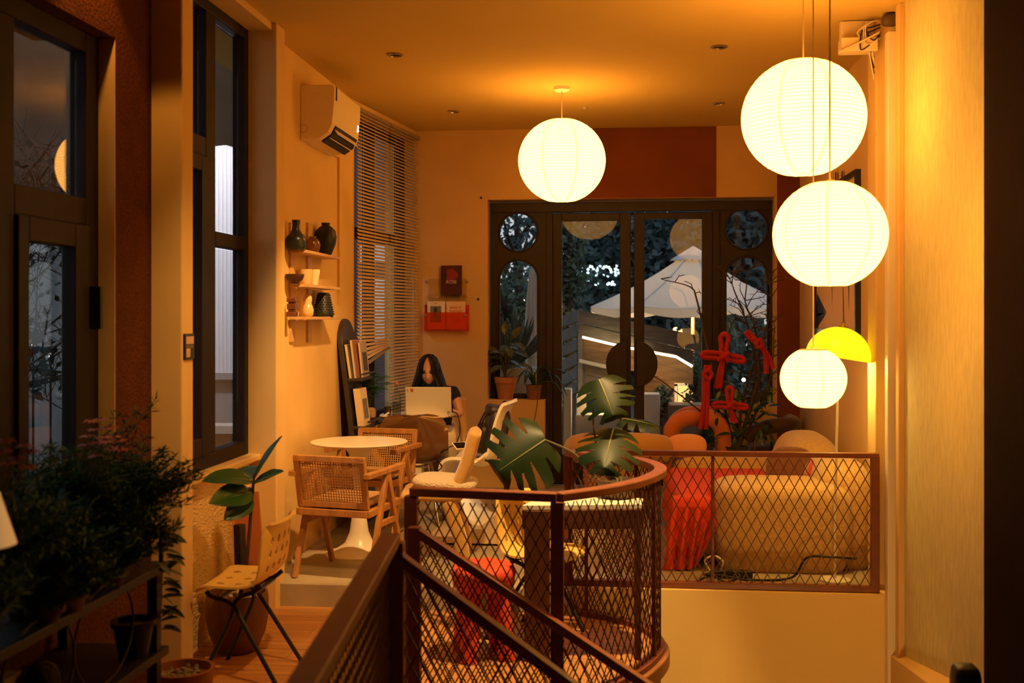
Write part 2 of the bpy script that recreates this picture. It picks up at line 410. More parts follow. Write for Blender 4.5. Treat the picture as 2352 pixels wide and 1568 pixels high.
# window_3 behind the blinds
b = MB()
for s0, s1, z0, z1 in ((.05,.12,-.85,1.56),(WLEN-.12,WLEN-.05,-.85,1.56),(.60,.70,-.85,1.56),(.12,WLEN-.12,1.49,1.56),(.12,WLEN-.12,-.85,-.78),(.12,WLEN-.12,.62,.70)): wbox(b, s0, s1, z0, z1, -.16, -.09)
w3 = struct(b, 'window_3', FRAME)
for s0, s1 in ((.12,.60),(.70,WLEN-.12)):
    for z0, z1 in ((-.78,.62),(.70,1.49)):
        b = MB(); wbox(b, s0, s1, z0, z1, -.128, -.124); b.build('pane', GLASS, w3)
# ---------------------------------------------------------------- glazed doors with round windows beside them
def Xd(u): return onY(u, 700, YD).x
def Zd(v, u=1450): return onY(u, v, YD).z
def holed_panel(b, x0, x1, z0, z1, circ, arch, y0, y1):
    """flat panel with a round hole and an arched hole: made of strips between outline and holes"""
    cx, cz, r = circ; ax, az, ar, ab = arch
    n = 48
    def strip(outer, inner, closed=True):
        m = len(outer); K = len(b.v)
        vs = []
        for yv in (y0, y1):
            vs += [(p[0], yv, p[1]) for p in outer]+[(p[0], yv, p[1]) for p in inner]
        fs = []
        rng = range(m if closed else m-1)
        for i in rng:
            j = (i+1) % m
            fs += [(i, j, m+j, m+i), (2*m+i, 3*m+i, 3*m+j, 2*m+j), (m+i, m+j, 3*m+j, 3*m+i), (i, 2*m+i, 2*m+j, j)]
        b.add(vs, fs)
    zm = (cz-r + az+ar)/2
    def to_rect(c, a, xl, xh, zl, zh):
        dx, dz = math.cos(a), math.sin(a); t = 1e9
        if dx > 1e-9: t = min(t, (xh-c[0])/dx)
        if dx < -1e-9: t = min(t, (xl-c[0])/dx)
        if dz > 1e-9: t = min(t, (zh-c[1])/dz)
        if dz < -1e-9: t = min(t, (zl-c[1])/dz)
        return (c[0]+dx*t, c[1]+dz*t)
    def angs(c, xl, xh, zl, zh):
        A = [2*math.pi*i/n for i in range(n)]
        for X in (xl, xh):
            for Z in (zl, zh): A.append(math.atan2(Z-c[1], X-c[0]) % (2*math.pi))
        return sorted(set(round(a, 6) for a in A))
    A = angs((cx, cz), x0, x1, zm, z1)
    strip([to_rect((cx, cz), a, x0, x1, zm, z1) for a in A], [(cx+r*math.cos(a), cz+r*math.sin(a)) for a in A])
    c = (ax, (az+ab)/2)
    def arch_pt(a):
        dx, dz = math.cos(a), math.sin(a)
        # ray against arch outline
        best = to_rect(c, a, ax-ar, ax+ar, ab, 1e3)
        if best[1] > az:
            oz = c[1]-az; B = dz*oz; t = -B+math.sqrt(max(0, B*B-(oz*oz-ar*ar)))
            best = (c[0]+dx*t, c[1]+dz*t)
        return best
    A = angs(c, x0, x1, z0, zm)
    for X in (ax-ar, ax+ar): A.append(math.atan2(ab-c[1], X-c[0]) % (2*math.pi))
    A = sorted(set(round(a, 6) for a in A))
    strip([to_rect(c, a, x0, x1, z0, zm) for a in A], [arch_pt(a) for a in A])
DY0, DY1 = YD-.03, YD+.03
b = MB()                                   # outer frame
for u0, u1 in ((1255, 1270), (1636, 1652)): b.box(Xd(u0), Xd(u1), DY0-.018, DY1, PL, Zd(486))
b.box(XD0, XD1, DY0-.02, DY1, Zd(486), ZDT)
b.box(XD0, Xd(1140), DY0-.02, DY1, ZPAR, Zd(486)); b.box(Xd(1766), XD1, DY0-.02, DY1, ZPAR, Zd(486))
dfr = struct(b, 'door_frame', FRAMEL, bevel=.004)
def sidelight(name, x0, x1, circ, arch, z0, z1):
    b = MB(); holed_panel(b, x0, x1, z0, z1, circ, arch, DY0, DY1-.01)
    o = struct(b, name, FRAMEL)
    cx, cz, r = circ
    MB().tube([(cx+r*math.cos(a*math.pi/24), DY0, cz+r*math.sin(a*math.pi/24)) for a in range(48)], .010, 8, closed=True).build('bead', FRAMEL, o, smooth=60)
    ax, az, ar, ab = arch
    path = [(ax+ar, DY0, ab)]+[(ax+ar*math.cos(math.pi*a/20), DY0, az+ar*math.sin(math.pi*a/20)) for a in range(21)]+[(ax-ar, DY0, ab)]
    MB().tube(path, .010, 8).build('bead', FRAMEL, o, smooth=60)
    MB().prism([(cx+r*1.02*math.cos(a*math.pi/24), cz+r*1.02*math.sin(a*math.pi/24)) for a in range(48)], 'y', YD+.004, YD+.008).build('pane', GLASSD, o)
    MB().prism([(ax+ar, ab)]+[(ax+ar*math.cos(math.pi*a/20), az+ar*math.sin(math.pi*a/20)) for a in range(21)]+[(ax-ar, ab)], 'y', YD+.004, YD+.008).build('pane', GLASSD, o)
    return o
ppm = F/(YD*CT)
sidelight('window_4', Xd(1140), Xd(1255), (Xd(1191.5), Zd(532), 45/ppm), (Xd(1192), Zd(641), 45/ppm, Zd(905)), ZPAR, Zd(486))
sidelight('window_5', Xd(1652), Xd(1766), (Xd(1713.5), Zd(528), 47/ppm), (Xd(1714), Zd(638), 47/ppm, Zd(905)), ZPAR, Zd(486))
def door_leaf(name, u0, u1, g0, g1, vt, hx, side, rot, pivot):
    r = bpy.data.objects.new(name, None); col.objects.link(r); r['kind'] = 'structure'
    r.location = (pivot, YD, PL); r.rotation_euler = (0, 0, rot); WM[r.name] = Matrix.Translation((pivot, YD, PL))
    x0, x1, a0, a1 = Xd(u0), Xd(u1), Xd(g0), Xd(g1); zt, zg = Zd(489), Zd(vt); zb = PL+.28
    b = MB().box(x0, a0, DY0, DY1, PL+.01, zt); b.box(a1, x1, DY0, DY1, PL+.01, zt); b.box(a0, a1, DY0, DY1, zg, zt); b.box(a0, a1, DY0, DY1, PL+.01, zb)
    b.build('leaf_frame', FRAMEL, r, bevel=.006)
    MB().box(a0, a1, YD-.003, YD+.003, zb, zg).build('pane', GLASSD, r)
    b = MB(); hz = Zd(835); rr_ = 38/ppm
    b.prism([(hx+rr_*1.25*math.cos(R(90)+side*R(i*7.5)), hz+rr_*1.38*math.sin(R(90)+side*R(i*7.5))) for i in range(25)] if True else [], 'y', DY0-.045, DY0-.02)
    b.box(hx-.012-side*0+(.02 if side < 0 else -.02), hx+.012+(.02 if side < 0 else -.02), DY0-.03, DY0, hz-.02, hz+.02)
    b.build('pull_handle', FRAMEL, r, bevel=.004)
    return r
door_leaf('door_1', 1270, 1449, 1291, 1424, 507, Xd(1440), 1, R(-1.3), Xd(1270))
door_leaf('door_2', 1456, 1636, 1480, 1612, 504, Xd(1462), -1, 0, Xd(1636))
# ================================================================ PAPER LANTERNS
def paper_mat():
    m = bpy.data.materials.new('lit_washi_paper'); m.use_nodes = True; n = m.node_tree.nodes; L = m.node_tree.links
    b = n['Principled BSDF']; b.inputs['Base Color'].default_value = (.85, .80, .70, 1); b.inputs['Roughness'].default_value = .8
    tcn = n.new('ShaderNodeTexCoord'); ns = n.new('ShaderNodeTexNoise'); ns.inputs['Scale'].default_value = 30; ns.inputs['Detail'].default_value = 5
    L.new(tcn.outputs['Object'], ns.inputs['Vector'])
    r = n.new('ShaderNodeValToRGB'); r.color_ramp.elements[0].position = .3; r.color_ramp.elements[1].position = .7
    r.color_ramp.elements[0].color = (.90, .90, .90, 1); r.color_ramp.elements[1].color = (1, 1, 1, 1)
    L.new(ns.outputs['Fac'], r.inputs[0])
    mx = n.new('ShaderNodeMix'); mx.data_type = 'RGBA'; mx.blend_type = 'MULTIPLY'; mx.inputs[0].default_value = 1
    mx.inputs[6].default_value = (1, .44, .080, 1); L.new(r.outputs[0], mx.inputs[7])
    L.new(mx.outputs[2], b.inputs['Emission Color']); b.inputs['Emission Strength'].default_value = LAMP_POWER
    tl = n.new('ShaderNodeBsdfTranslucent'); tl.inputs[0].default_value = (.55, .55, .55, 1); ad = n.new('ShaderNodeAddShader')
    L.new(b.outputs[0], ad.inputs[0]); L.new(tl.outputs[0], ad.inputs[1]); L.new(ad.outputs[0], n['Material Output'].inputs[0])
    b.inputs['Base Color'].default_value = (.35, .33, .29, 1)
    return m
PAPER = paper_mat()
RIBM = mat('paper_seam', (.75, .62, .42), .8, emit=((1, .44, .08), LAMP_POWER*1.0))
RINGM = mat('paper_rib_shadow', (.7, .58, .40), .8, emit=((1, .42, .07), LAMP_POWER*.75))
CORDM = mat('pale_flex', (.62, .46, .26), .6)
def lantern(name, label, c, rad, nr, cords, seams=8, rot=.3, cap=.30):
    t = thing(name, label, 'pendant lamp', c, group='round paper lanterns')
    prof = []; th0 = math.asin(cap); N = nr*4
    for i in range(N+1):
        a = -math.pi/2+th0+(math.pi-2*th0)*i/N
        rr = 1+.0035*abs(math.sin(math.pi*i/4))
        prof.append((rad*rr*math.cos(a), rad*.965*rr*math.sin(a)))
    MB().lathe(prof, c, 64).build('paper_shade', PAPER, t, smooth=60)
    lamp('lantern_bulb', 'POINT', (c[0], c[1], c[2]-.22*rad), 62*rad*rad, color=(1, .44, .080), shadow_soft_size=.03)
    b = MB()
    rj = random.Random(nr)
    for i in range(1, nr):
        a = -math.pi/2+th0+(math.pi-2*th0)*i/nr
        q = rad*1.0015
        tl = rj.uniform(-.006, .006)*rad
        b.tube([(c[0]+q*math.cos(a)*math.cos(k*math.pi/30), c[1]+q*math.cos(a)*math.sin(k*math.pi/30), c[2]+q*.965*math.sin(a)+tl*math.cos(k*math.pi/30)) for k in range(60)], max(.0012, .0014*rad/.3), 3, closed=True)
    o = b.build('wire_ribs', RINGM, t, kind='stuff')
    for s in range(seams):
        A = rot+2*math.pi*s/seams; b = MB(); vs = []; fs = []
        for i in range(41):
            a = -math.pi/2+th0+(math.pi-2*th0)*i/40; q = rad*1.0045
            for d in (-1, 1):
                w_ = .006*rad/.3/max(math.cos(a), .3)/rad
                vs.append((c[0]+q*math.cos(a)*math.cos(A+d*w_), c[1]+q*math.cos(a)*math.sin(A+d*w_), c[2]+q*.965*math.sin(a)))
        for i in range(40): fs.append((2*i, 2*i+1, 2*i+3, 2*i+2))
        b.add(vs, fs).build('seam', RIBM, t, smooth=180)
    zt = c[2]+rad*.965*math.cos(th0)
    MB().tube([(c[0]+rad*cap*math.cos(k*math.pi/20), c[1]+rad*cap*math.sin(k*math.pi/20), zt) for k in range(40)], .004, 6, closed=True).build('top_ring', CORDM, t)
    b = MB()
    for k in range(3):
        A = k*2*math.pi/3; b.tube([(c[0]+rad*cap*math.cos(A), c[1]+rad*cap*math.sin(A), zt), (c[0], c[1], zt+.015)], .0022, 5)
    b.build('hanger', CORDM, t)
    MB().tube([(c[0], c[1], zt-.05), (c[0], c[1], CE-.02)], cords, 6).build('cord', CORDM, t)
    MB().lathe([(0, CE), (.055, CE), (.055, CE-.022), (.045, CE-.03), (0, CE-.03)], (c[0], c[1], 0), 24).build('ceiling_rose', WHITEM, t, smooth=40)
    return t
LA, LBn, LC, LD = px(1845, 271, 5.42), px(1906, 538, 4.50), px(1868, 869, 4.88), px(1290.5, 369, 7.78)
lantern('paper_lantern', 'largest round paper lantern, hung highest over the stairwell', LA, 139.5/F*5.42, 40, .0035, 8, .25)
lantern('paper_lantern', 'large round paper lantern hung just below the biggest one, beside the framed drawing', LBn, 127.5/F*4.50, 38, .0035, 8, .55)
lantern('paper_lantern', 'smallest round paper lantern, hanging lowest in front of the yellow dome lamp', LC, 74/F*4.88, 22, .003, 8, .1, .4)
lantern('paper_lantern', 'round paper lantern hanging alone in front of the brown band over the doors', LD, 100/F*7.78, 38, .004, 8, .4)
# ================================================================ RAILINGS WITH EXPANDED METAL
ZT = -.755
def lattice(Pf, S, z0f, z1f, pitch=.050, hgt=.092, t=.0055, seg=None):
    """diamond lattice on the developable surface Pf(s) (s = run), between heights z0f(s) and z1f(s)"""
    b = MB(); k = hgt/pitch      # slope of a strand
    def strand(s0, sgn):
        # z = base + sgn*k*(s-s0): march and keep what is inside
        run = []; n = 0
        ds = pitch/8 if seg else pitch/4
        s = 0; pts = []
        while s <= S+1e-6:
            z = ZB+sgn*k*(s-s0)
            if z0f(s)-1e-4 <= z <= z1f(s)+1e-4: pts.append((s, z))
            s += ds
        if len(pts) > 1:
            if not seg: pts = [pts[0], pts[-1]]
            else:
                st = 4
                pts = pts[::st]+([pts[-1]] if (len(pts)-1) % st else [])
            path = [Pf(a)+Vector((0, 0, z)) for a, z in pts]
            b.tube(path, t*.62, 4, caps=False)
    ZB = min(z0f(0), z0f(S)); ZH = max(z1f(0), z1f(S))-ZB
    n0 = int(-ZH/k/pitch)-2; n1 = int((S+ZH/k)/pitch)+2
    for i in range(n0, n1+1):
        strand(i*pitch, 1); strand(i*pitch, -1)
    return b
def line_fn(p, q):
    p, q = Vector((p[0], p[1], 0)), Vector((q[0], q[1], 0)); L_ = (q-p).length
    return (lambda s: p+(q-p)*(s/L_)), L_
def path_fn(pts):
    P = [Vector((p.x, p.y, 0)) for p in pts]; ac = [0]
    for a, c in zip(P, P[1:]): ac.append(ac[-1]+(c-a).length)
    def f(s):
        for i in range(len(P)-1):
            if s <= ac[i+1] or i == len(P)-2: return P[i]+(P[i+1]-P[i])*((s-ac[i])/(ac[i+1]-ac[i]))
    return f, ac[-1]
# straight railing on the platform edge
r = thing('railing', 'straight brown mesh railing in front of the sofa, ending at the right wall', 'railing', (.5, 6.07, PL), group='brown mesh railings')
XE = 1.385
def rbar(p, q, w_, h, name, par): return MB().bar(p, q, w_, h).build(name, RUST, par, bevel=.004)
rbar((PC[0], PC[1]+.02, ZT), (XE, 6.09, ZT), .045, .028, 'top_rail', r)
rbar((PC[0], PC[1]+.02, PL+.018), (XE, 6.09, PL+.018), .045, .036, 'bottom_rail', r)
for x in (XE-.02,): rbar((x, 6.09, PL), (x, 6.09, ZT), .045, .038, 'post', r)
rbar((PC[0], PC[1]+.02, PL), (PC[0], PC[1]+.02, ZT), .05, .05, 'post', r)
xs = onY(1637, 1200, 6.09).x
rbar((xs, 6.095, PL), (xs, 6.095, ZT), .018, .018, 'post', r)
f, S = line_fn((PC[0]+.02, 6.085), (XE-.03, 6.085))
lattice(f, S, lambda s: PL+.035, lambda s: ZT-.01, .058, .106).build('mesh_panel', MESHM, r, kind='stuff')
# curved railing round the floor tongue
r = thing('railing', 'curved brown mesh railing bulging round the console table', 'railing', (*P1, FL), group='brown mesh railings')
AR = [Vector((p.x, p.y, ZT)) for p in ARC]
MB().rect_sweep(AR, .062, .036).build('top_rail', RUST, r, bevel=.006)
MB().rect_sweep([(p.x, p.y, FL+.016) for p in ARC], .045, .03).build('bottom_rail', RUST, r, bevel=.004)
rbar((*P1, FL), (*P1, ZT-.018), .055, .055, 'post', r)
for k in (17, 30, 40): rbar((AR[k].x, AR[k].y, FL), (AR[k].x, AR[k].y, ZT-.018), .02, .02, 'post', r)
f, S = path_fn(ARC)
lattice(f, S, lambda s: FL+.03, lambda s: ZT-.02, seg=True).build('mesh_panel', MESHM, r, kind='stuff')
nose = [(p.x+.008, p.y, FL-.035) for p in ARC]
o = MB().rect_sweep(nose, .072, .075).build('trim_6', mat('floor_nosing', (.34, .14, .05), .45, noise=(6, .3)), None, bevel=.008); o['kind'] = 'structure'
# short straight railing left of the curve
r = thing('railing', 'short straight brown mesh railing between two posts at the head of the stairs', 'railing', (*P2, FL), group='brown mesh railings')
rbar((P2[0], P2[1], ZT), (P1[0]-.0, P1[1], ZT), .062, .036, 'top_rail', r)
rbar((P2[0], P2[1], FL+.016), (P1[0], P1[1], FL+.016), .045, .03, 'bottom_rail', r)
rbar((*P2, FL), (*P2, ZT-.018), .055, .055, 'post', r)
f, S = line_fn(P2, P1)
lattice(f, S, lambda s: FL+.03, lambda s: ZT-.02).build('mesh_panel', MESHM, r, kind='stuff')
# handrails going down the stairs
def stair_rail(label, p, q, ph, drop):
    r = thing('stair_railing', label, 'railing', (p[0], p[1], FL), group='sloping stair railings')
    p, q = Vector(p), Vector(q)
    rbar(p, q, .05, .036, 'handrail', r)
    rbar(p-Vector((0,0,drop)), q-Vector((0,0,drop)), .045, .036, 'stringer_rail', r)
    rbar((p.x, p.y, FL-.3), (p.x, p.y, p.z+.012), .052, .052, 'post', r)
    rbar((q.x, q.y, q.z-drop-.25), q, .045, .045, 'post', r)
    sl = (q.z-p.z)/(Vector((q.x-p.x, q.y-p.y)).length)
    f, S = line_fn((p.x, p.y), (q.x, q.y))
    lattice(f, S, lambda s: p.z-drop+.02+sl*s, lambda s: p.z-.02+sl*s).build('mesh_panel', MESHM, r, kind='stuff')
    return r
sa = px(952, 1216, 4.60); sb = px(1480, 1570, 4.43)
stair_rail('far sloping brown handrail of the stairs, starting beside the short railing', sa, sa+(sb-sa)*1.7, 0, .80)
sa = px(912, 1276, 3.74); sb = px(1310, 1572, 3.66)
stair_rail('near sloping brown handrail of the stairs, lower of the two in the photo', sa, sa+(sb-sa)*1.9, 0, .80)
# railing running towards the camera
pf = Vector((-.795, 3.69, -.765)); pe = Vector((-.655, 2.2, -.765)); pe = pf+(pe-pf)*1.45
r = thing('railing', 'brown mesh railing running towards the camera along the stair opening', 'railing', (pf.x, pf.y, FL), group='brown mesh railings')
rbar(pf, pe, .066, .04, 'top_rail', r); rbar((pf.x, pf.y, FL+.016), (pe.x, pe.y, FL+.016), .045, .03, 'bottom_rail', r)
rbar((pf.x+.02, pf.y, FL), (pf.x+.02, pf.y, ZT-.02), .055, .055, 'post', r); rbar((pe.x, pe.y, FL), (pe.x, pe.y, ZT-.02), .05, .05, 'post', r)
f, S = line_fn((pf.x, pf.y), (pe.x, pe.y))
lattice(f, S, lambda s: FL+.03, lambda s: -.79).build('mesh_panel', MESHM, r, kind='stuff')
# stair treads
st = thing('staircase', 'flight of stairs going down between the two sloping handrails', 'stairs', (-.85, 4.1, FL))
for i in range(7):
    x = -.85+.27*i; z = FL-.17*(i+1)
    MB().box(x, x+.30, 3.79, 4.37, z-.05, z).build('tread', mat('stair_tread', (.30, .17, .07), .6, noise=(5, .3)), st, bevel=.006)
# ================================================================ TABLES
def tulip(name, label, c, zt, rad, rb, mt, floor):
    t = thing(name, label, 'table', (c[0], c[1], floor))
    MB().lathe([(0, zt-.022), (rad*.80, zt-.022), (rad*.97, zt-.012), (rad, zt-.004), (rad*.995, zt), (0, zt)], (c[0], c[1], 0), 56).build('tabletop', mt, t, smooth=40)
    H = zt-.022-floor
    MB().lathe([(rb, 0), (rb*.98, .010), (rb*.72, .026), (rb*.42, .07), (rb*.28, .14), (rb*.20, .26), (rb*.165, H*.55), (rb*.19, H*.75), (rb*.30, H*.92), (rb*.5, H), (0, H)], (c[0], c[1], floor), 40).build('pedestal', mt, t, smooth=50)
    return t
TBL = (-1.66, 6.76)
tulip('round_table', 'white round pedestal table between the two cane armchairs', TBL, -.788, .305, .215, WHITE, PL)
WT = px(958, 952, 8.6)
tulip('round_table', 'small white round table carrying the open laptop', (WT.x, WT.y), -.772, .295, .20, WHITE, PL)
# console table in front of the perforated chair
t = thing('console_table', 'dark brown console table with a pale top behind the curved railing', 'table', (-.25, 5.2, FL))
A = zpt(1200, 1160, -.892); B_ = zpt(1477, 1157, -.892); C_ = zpt(1477, 1144, -.892); D_ = zpt(1262, 1130, -.892)
b = MB(); b.add([(p.x, p.y, z) for z in (-.917, -.892) for p in (A, B_, C_, D_)], [(0,3,2,1),(4,5,6,7),(0,1,5,4),(1,2,6,5),(2,3,7,6),(3,0,4,7)])
b.build('tabletop', mat('pale_laminate', (.84, .78, .66), .35), t, bevel=.003)
DKW = mat('dark_walnut', (.13, .045, .018), .5, noise=(8, .35), stretch=(4, 4, .6))
ins = lambda p, k: Vector((p.x, p.y, 0)).lerp(Vector(((A.x+C_.x)/2, (A.y+C_.y)/2, 0)), k)
for i, (p, q) in enumerate(((A, B_), (B_, C_), (C_, D_), (D_, A))):
    p, q = ins(p, .03), ins(q, .03)
    MB().bar((p.x, p.y, -.917-.045), (q.x, q.y, -.917-.045), .022, .09).build('apron', DKW, t, bevel=.002)
ax = (B_-A).normalized()
for p, wd_ in ((A+ax*.065, .12), (B_-ax*.02, .03), (C_-ax*.02, .03), (D_+ax*.03, .045)):
    p = ins(p, .02); MB().bar((p.x, p.y, FL), (p.x, p.y, -.917), wd_, .04, up=(0, 1, 0)).build('leg', DKW, t, bevel=.002)
# ================================================================ CHAIRS
def shell_holes(P, uv, holes, r):
    """mask cells inside holes and round the borders"""
    nu, nv = len(P), len(P[0])
    def near(a): return min((((a[0]-h[0])**2+(a[1]-h[1])**2)**.5, h) for h in holes)
    cut = set()
    for i in range(nu-1):
        for j in range(nv-1):
            c = ((uv[i][0]+uv[i+1][0])/2, (uv[0][1][j]+uv[0][1][j+1])/2) if False else None
    return cut
def perforated_chair(label, loc, rz):
    t = thing('perforated_chair', label, 'chair', loc, rz, group='yellow perforated plastic chairs')
    prof = crom([(-.185, 0, .715), (-.160, 0, .708), (-.148, 0, .67), (-.132, 0, .59), (-.116, 0, .51), (-.088, 0, .452), (-.03, 0, .430), (.06, 0, .428), (.14, 0, .431), (.178, 0, .423), (.192, 0, .401)], 7)
    nv = 45; P = []; L_ = [0]
    for a, c in zip(prof, prof[1:]): L_.append(L_[-1]+(c-a).length)
    S = L_[-1]; UV = []
    for p, s in zip(prof, L_):
        f = s/S; wdt = .195+.015*math.sin(math.pi*f) if f > .12 else .175+.02*f/.12
        row = []
        for j in range(nv):
            q = -1+2*j/(nv-1); e = abs(q)**3
            back = max(0, 1-f/.55)
            dx = .035*e*back; dz = .012*e*(1-back)
            row.append(Vector((p.x+dx, q*wdt*(1-.12*(f > .97)), p.z+dz)))
        P.append(row); UV.append((s, [(-1+2*j/(nv-1))*wdt for j in range(nv)]))
    holes = [(s, y) for s in (.105, .17, .235) for y in (-.12, -.04, .04, .12)]+[(s, y) for s in (S-.19, S-.10) for y in (-.11, 0, .11)]
    r = .0165; cut = set()
    for i in range(len(P)-1):
        for j in range(nv-1):
            cs, cy = (UV[i][0]+UV[i+1][0])/2, (UV[i][1][j]+UV[i][1][j+1])/2
            for h in holes:
                if math.hypot(cs-h[0], cy-h[1]) < r: cut.add((i, j))
    MB().sheet(P, .009, lambda i, j: (i, j) not in cut).build('seat_shell', YELLOW, t, smooth=45, world=False)
    for sy in (-1, 1):
        y = .145*sy
        MB().tube(crom([(.155, y, .408), (.13, y, .385), (.06, y, .365), (.02, y, .335), (-.02, y*1.08, .27), (-.185, y*1.25, 0)], 5), .0105, 8).build('leg', BLKMET, t, smooth=50, world=False)
        MB().tube(crom([(-.10, y, .438), (-.06, y*.97, .408), (.0, y*.93, .385), (.03, y*.93, .345), (.05, y*1.02, .27), (.18, y*1.25, 0)], 5), .0105, 8).build('leg', BLKMET, t, smooth=50, world=False)
    MB().tube([(.10, -.15, .375), (.10, .15, .375)], .009, 8).build('crossbar', BLKMET, t, smooth=50, world=False)
    MB().tube([(-.06, -.15, .40), (-.06, .15, .40)], .009, 8).build('crossbar', BLKMET, t, smooth=50, world=False)
    return t
perforated_chair('yellow perforated plastic chair on dark steel legs under the left windows', (-1.69, 4.83, FL), math.pi)
perforated_chair('yellow perforated plastic chair behind the console table inside the curved railing', (-.44, 5.55, FL), R(-24))
def cane_chair(label, loc, rz):
    t = thing('cane_armchair', label, 'chair', loc, rz, group='teak armchairs with cane backs')
    def B(p, q, w_, h, name, **k): return MB().bar(p, q, w_, h, **k).build(name, TEAK, t, world=False, bevel=.004)
    hw = .205
    # back panel leaning slightly
    def bp(x, s): return Vector((x, -.185-.055*s, .43+.265*s))
    for sx in (-1, 1): B(bp(sx*hw, -.06), bp(sx*hw, 1.04), .035, .03, 'back_stile', up=(0, 1, 0))
    B(bp(-hw-.017, 1.0), bp(hw+.017, 1.0), .03, .036, 'back_rail', up=(0, 0, 1)); B(bp(-hw, 0), bp(hw, 0), .028, .034, 'back_rail', up=(0, 0, 1))
    b = MB(); n = 25
    for i in range(1, n):
        x = -hw+2*hw*i/n; b.bar(bp(x, .03), bp(x, .97), .0055, .004, up=(0, 1, 0))
    for i in range(1, 17):
        s = i/17; b.bar(bp(-hw, s), bp(hw, s), .004, .0055)
    b.build('cane_panel', CANE, t, world=False, kind='stuff')
    # seat frame, seat, cushion
    for p, q in (((-.215, -.19, .385), (.215, -.19, .385)), ((-.215, .235, .395), (.215, .235, .395)), ((-.215, -.2, .385), (-.215, .245, .395)), ((.215, -.2, .385), (.215, .245, .395))):
        B(p, q, .032, .04, 'seat_rail')
    MB().box(-.2, .2, -.18, .22, .392, .402).build('seat', CANE, t, world=False)
    MB().blob((0, .03, .432), (.40, .40, .065), .35, n=32, m=10, e2=.8).build('cushion', mat('ochre_cushion', (.42, .24, .09), .85, bump=(200, .3, .002), sheen=.3), t, smooth=70, world=False)
    # side frames: inverted V legs and arm
    for sx in (-1, 1):
        x = sx*.235
        B((x, -.245, .605), (x, .255, .61), .042, .030, 'armrest')
        B((x, .02, .60), (x, -.205, 0), .032, .042, 'leg', w2=.026, h2=.032, up=(0, 1, 0)); B((x, .03, .60), (x, .26, 0), .032, .042, 'leg', w2=.026, h2=.032, up=(0, 1, 0))
        B((x, -.10, .31), (x, .14, .31), .024, .034, 'stretcher')
    return t
cane_chair('near teak armchair seen from behind, its cane back towards the step', (-1.60, 6.245, PL), R(-12))
cane_chair('far teak armchair with a cane back, facing the step from behind the round table', (-1.69, 7.32, PL), R(170))
# brown shell chair
t = thing('shell_chair', 'glossy brown moulded shell chair with its back to us at the laptop table', 'chair', (-1.50, 7.83, PL), R(4))
P = []
prof = crom([(0, -.24, .80), (0, -.225, .76), (0, -.20, .66), (0, -.185, .55), (0, -.155, .475), (0, -.08, .440), (0, .06, .435), (0, .17, .448), (0, .21, .43)], 5)
for i, p in enumerate(prof):
    f = i/(len(prof)-1); row = []
    wd_ = .25*max(.22, math.sqrt(max(0, 1-(1-min(f/.36, 1))**2.2))) if f < .36 else .25-.03*max(0, f-.5)
    for j in range(25):
        q = -1+2*j/24; e = abs(q)**2.2
        up = .10*e*math.exp(-((f-.45)/.25)**2)
        row.append(Vector((q*wd_, p.y+.10*e*max(0, 1-f/.55)*(f > 0), p.z+up)))
    P.append(row)
BRSH = mat('brown_moulded_shell', (.13, .055, .022), .18, spec=.6, coat=.5)
MB().sheet(P, .008).build('seat_shell', BRSH, t, smooth=60, world=False)
for sx in (-1, 1):
    for y0, y1 in ((-.10, -.20), (.10, .19)):
        MB().tube([(sx*.10, y0, .43), (sx*.19, y1, 0)], .009, 8).build('leg', CHROME, t, smooth=50, world=False)
MB().tube([(-.10, -.10, .42), (.10, -.10, .42)], .009, 8).build('crossbar', CHROME, t, smooth=50, world=False)
# white cantilever chair
t = thing('cantilever_chair', 'white glossy one-piece curved chair holding the black backpack', 'chair', (-1.03, 7.86, PL), R(174))
prof = crom([(-.235, 0, .885), (-.215, 0, .86), (-.185, 0, .74), (-.165, 0, .60), (-.145, 0, .50), (-.10, 0, .445), (-.02, 0, .43), (.08, 0, .455), (.17, 0, .462), (.225, 0, .435), (.235, 0, .36), (.19, 0, .26), (.10, 0, .15), (.03, 0, .07), (-.05, 0, .02), (-.20, 0, .006), (-.24, 0, .006)], 5)
P = []
for i, p in enumerate(prof):
    f = i/(len(prof)-1); row = []
    wd_ = .19+.06*min(1, max(0, f-.1)*2.4); e0 = .055*math.sin(math.pi*min(1, f/.62)) if f < .62 else 0
    for j in range(21):
        q = -1+2*j/20; e = abs(q)**2.5
        row.append(Vector((p.x+e*e0*(1 if f < .35 else .3), q*wd_, p.z+e*e0*(.9 if f > .25 else .2))))
    P.append(row)
MB().sheet(P, .022).build('seat_shell', WHITE, t, smooth=70, world=False)
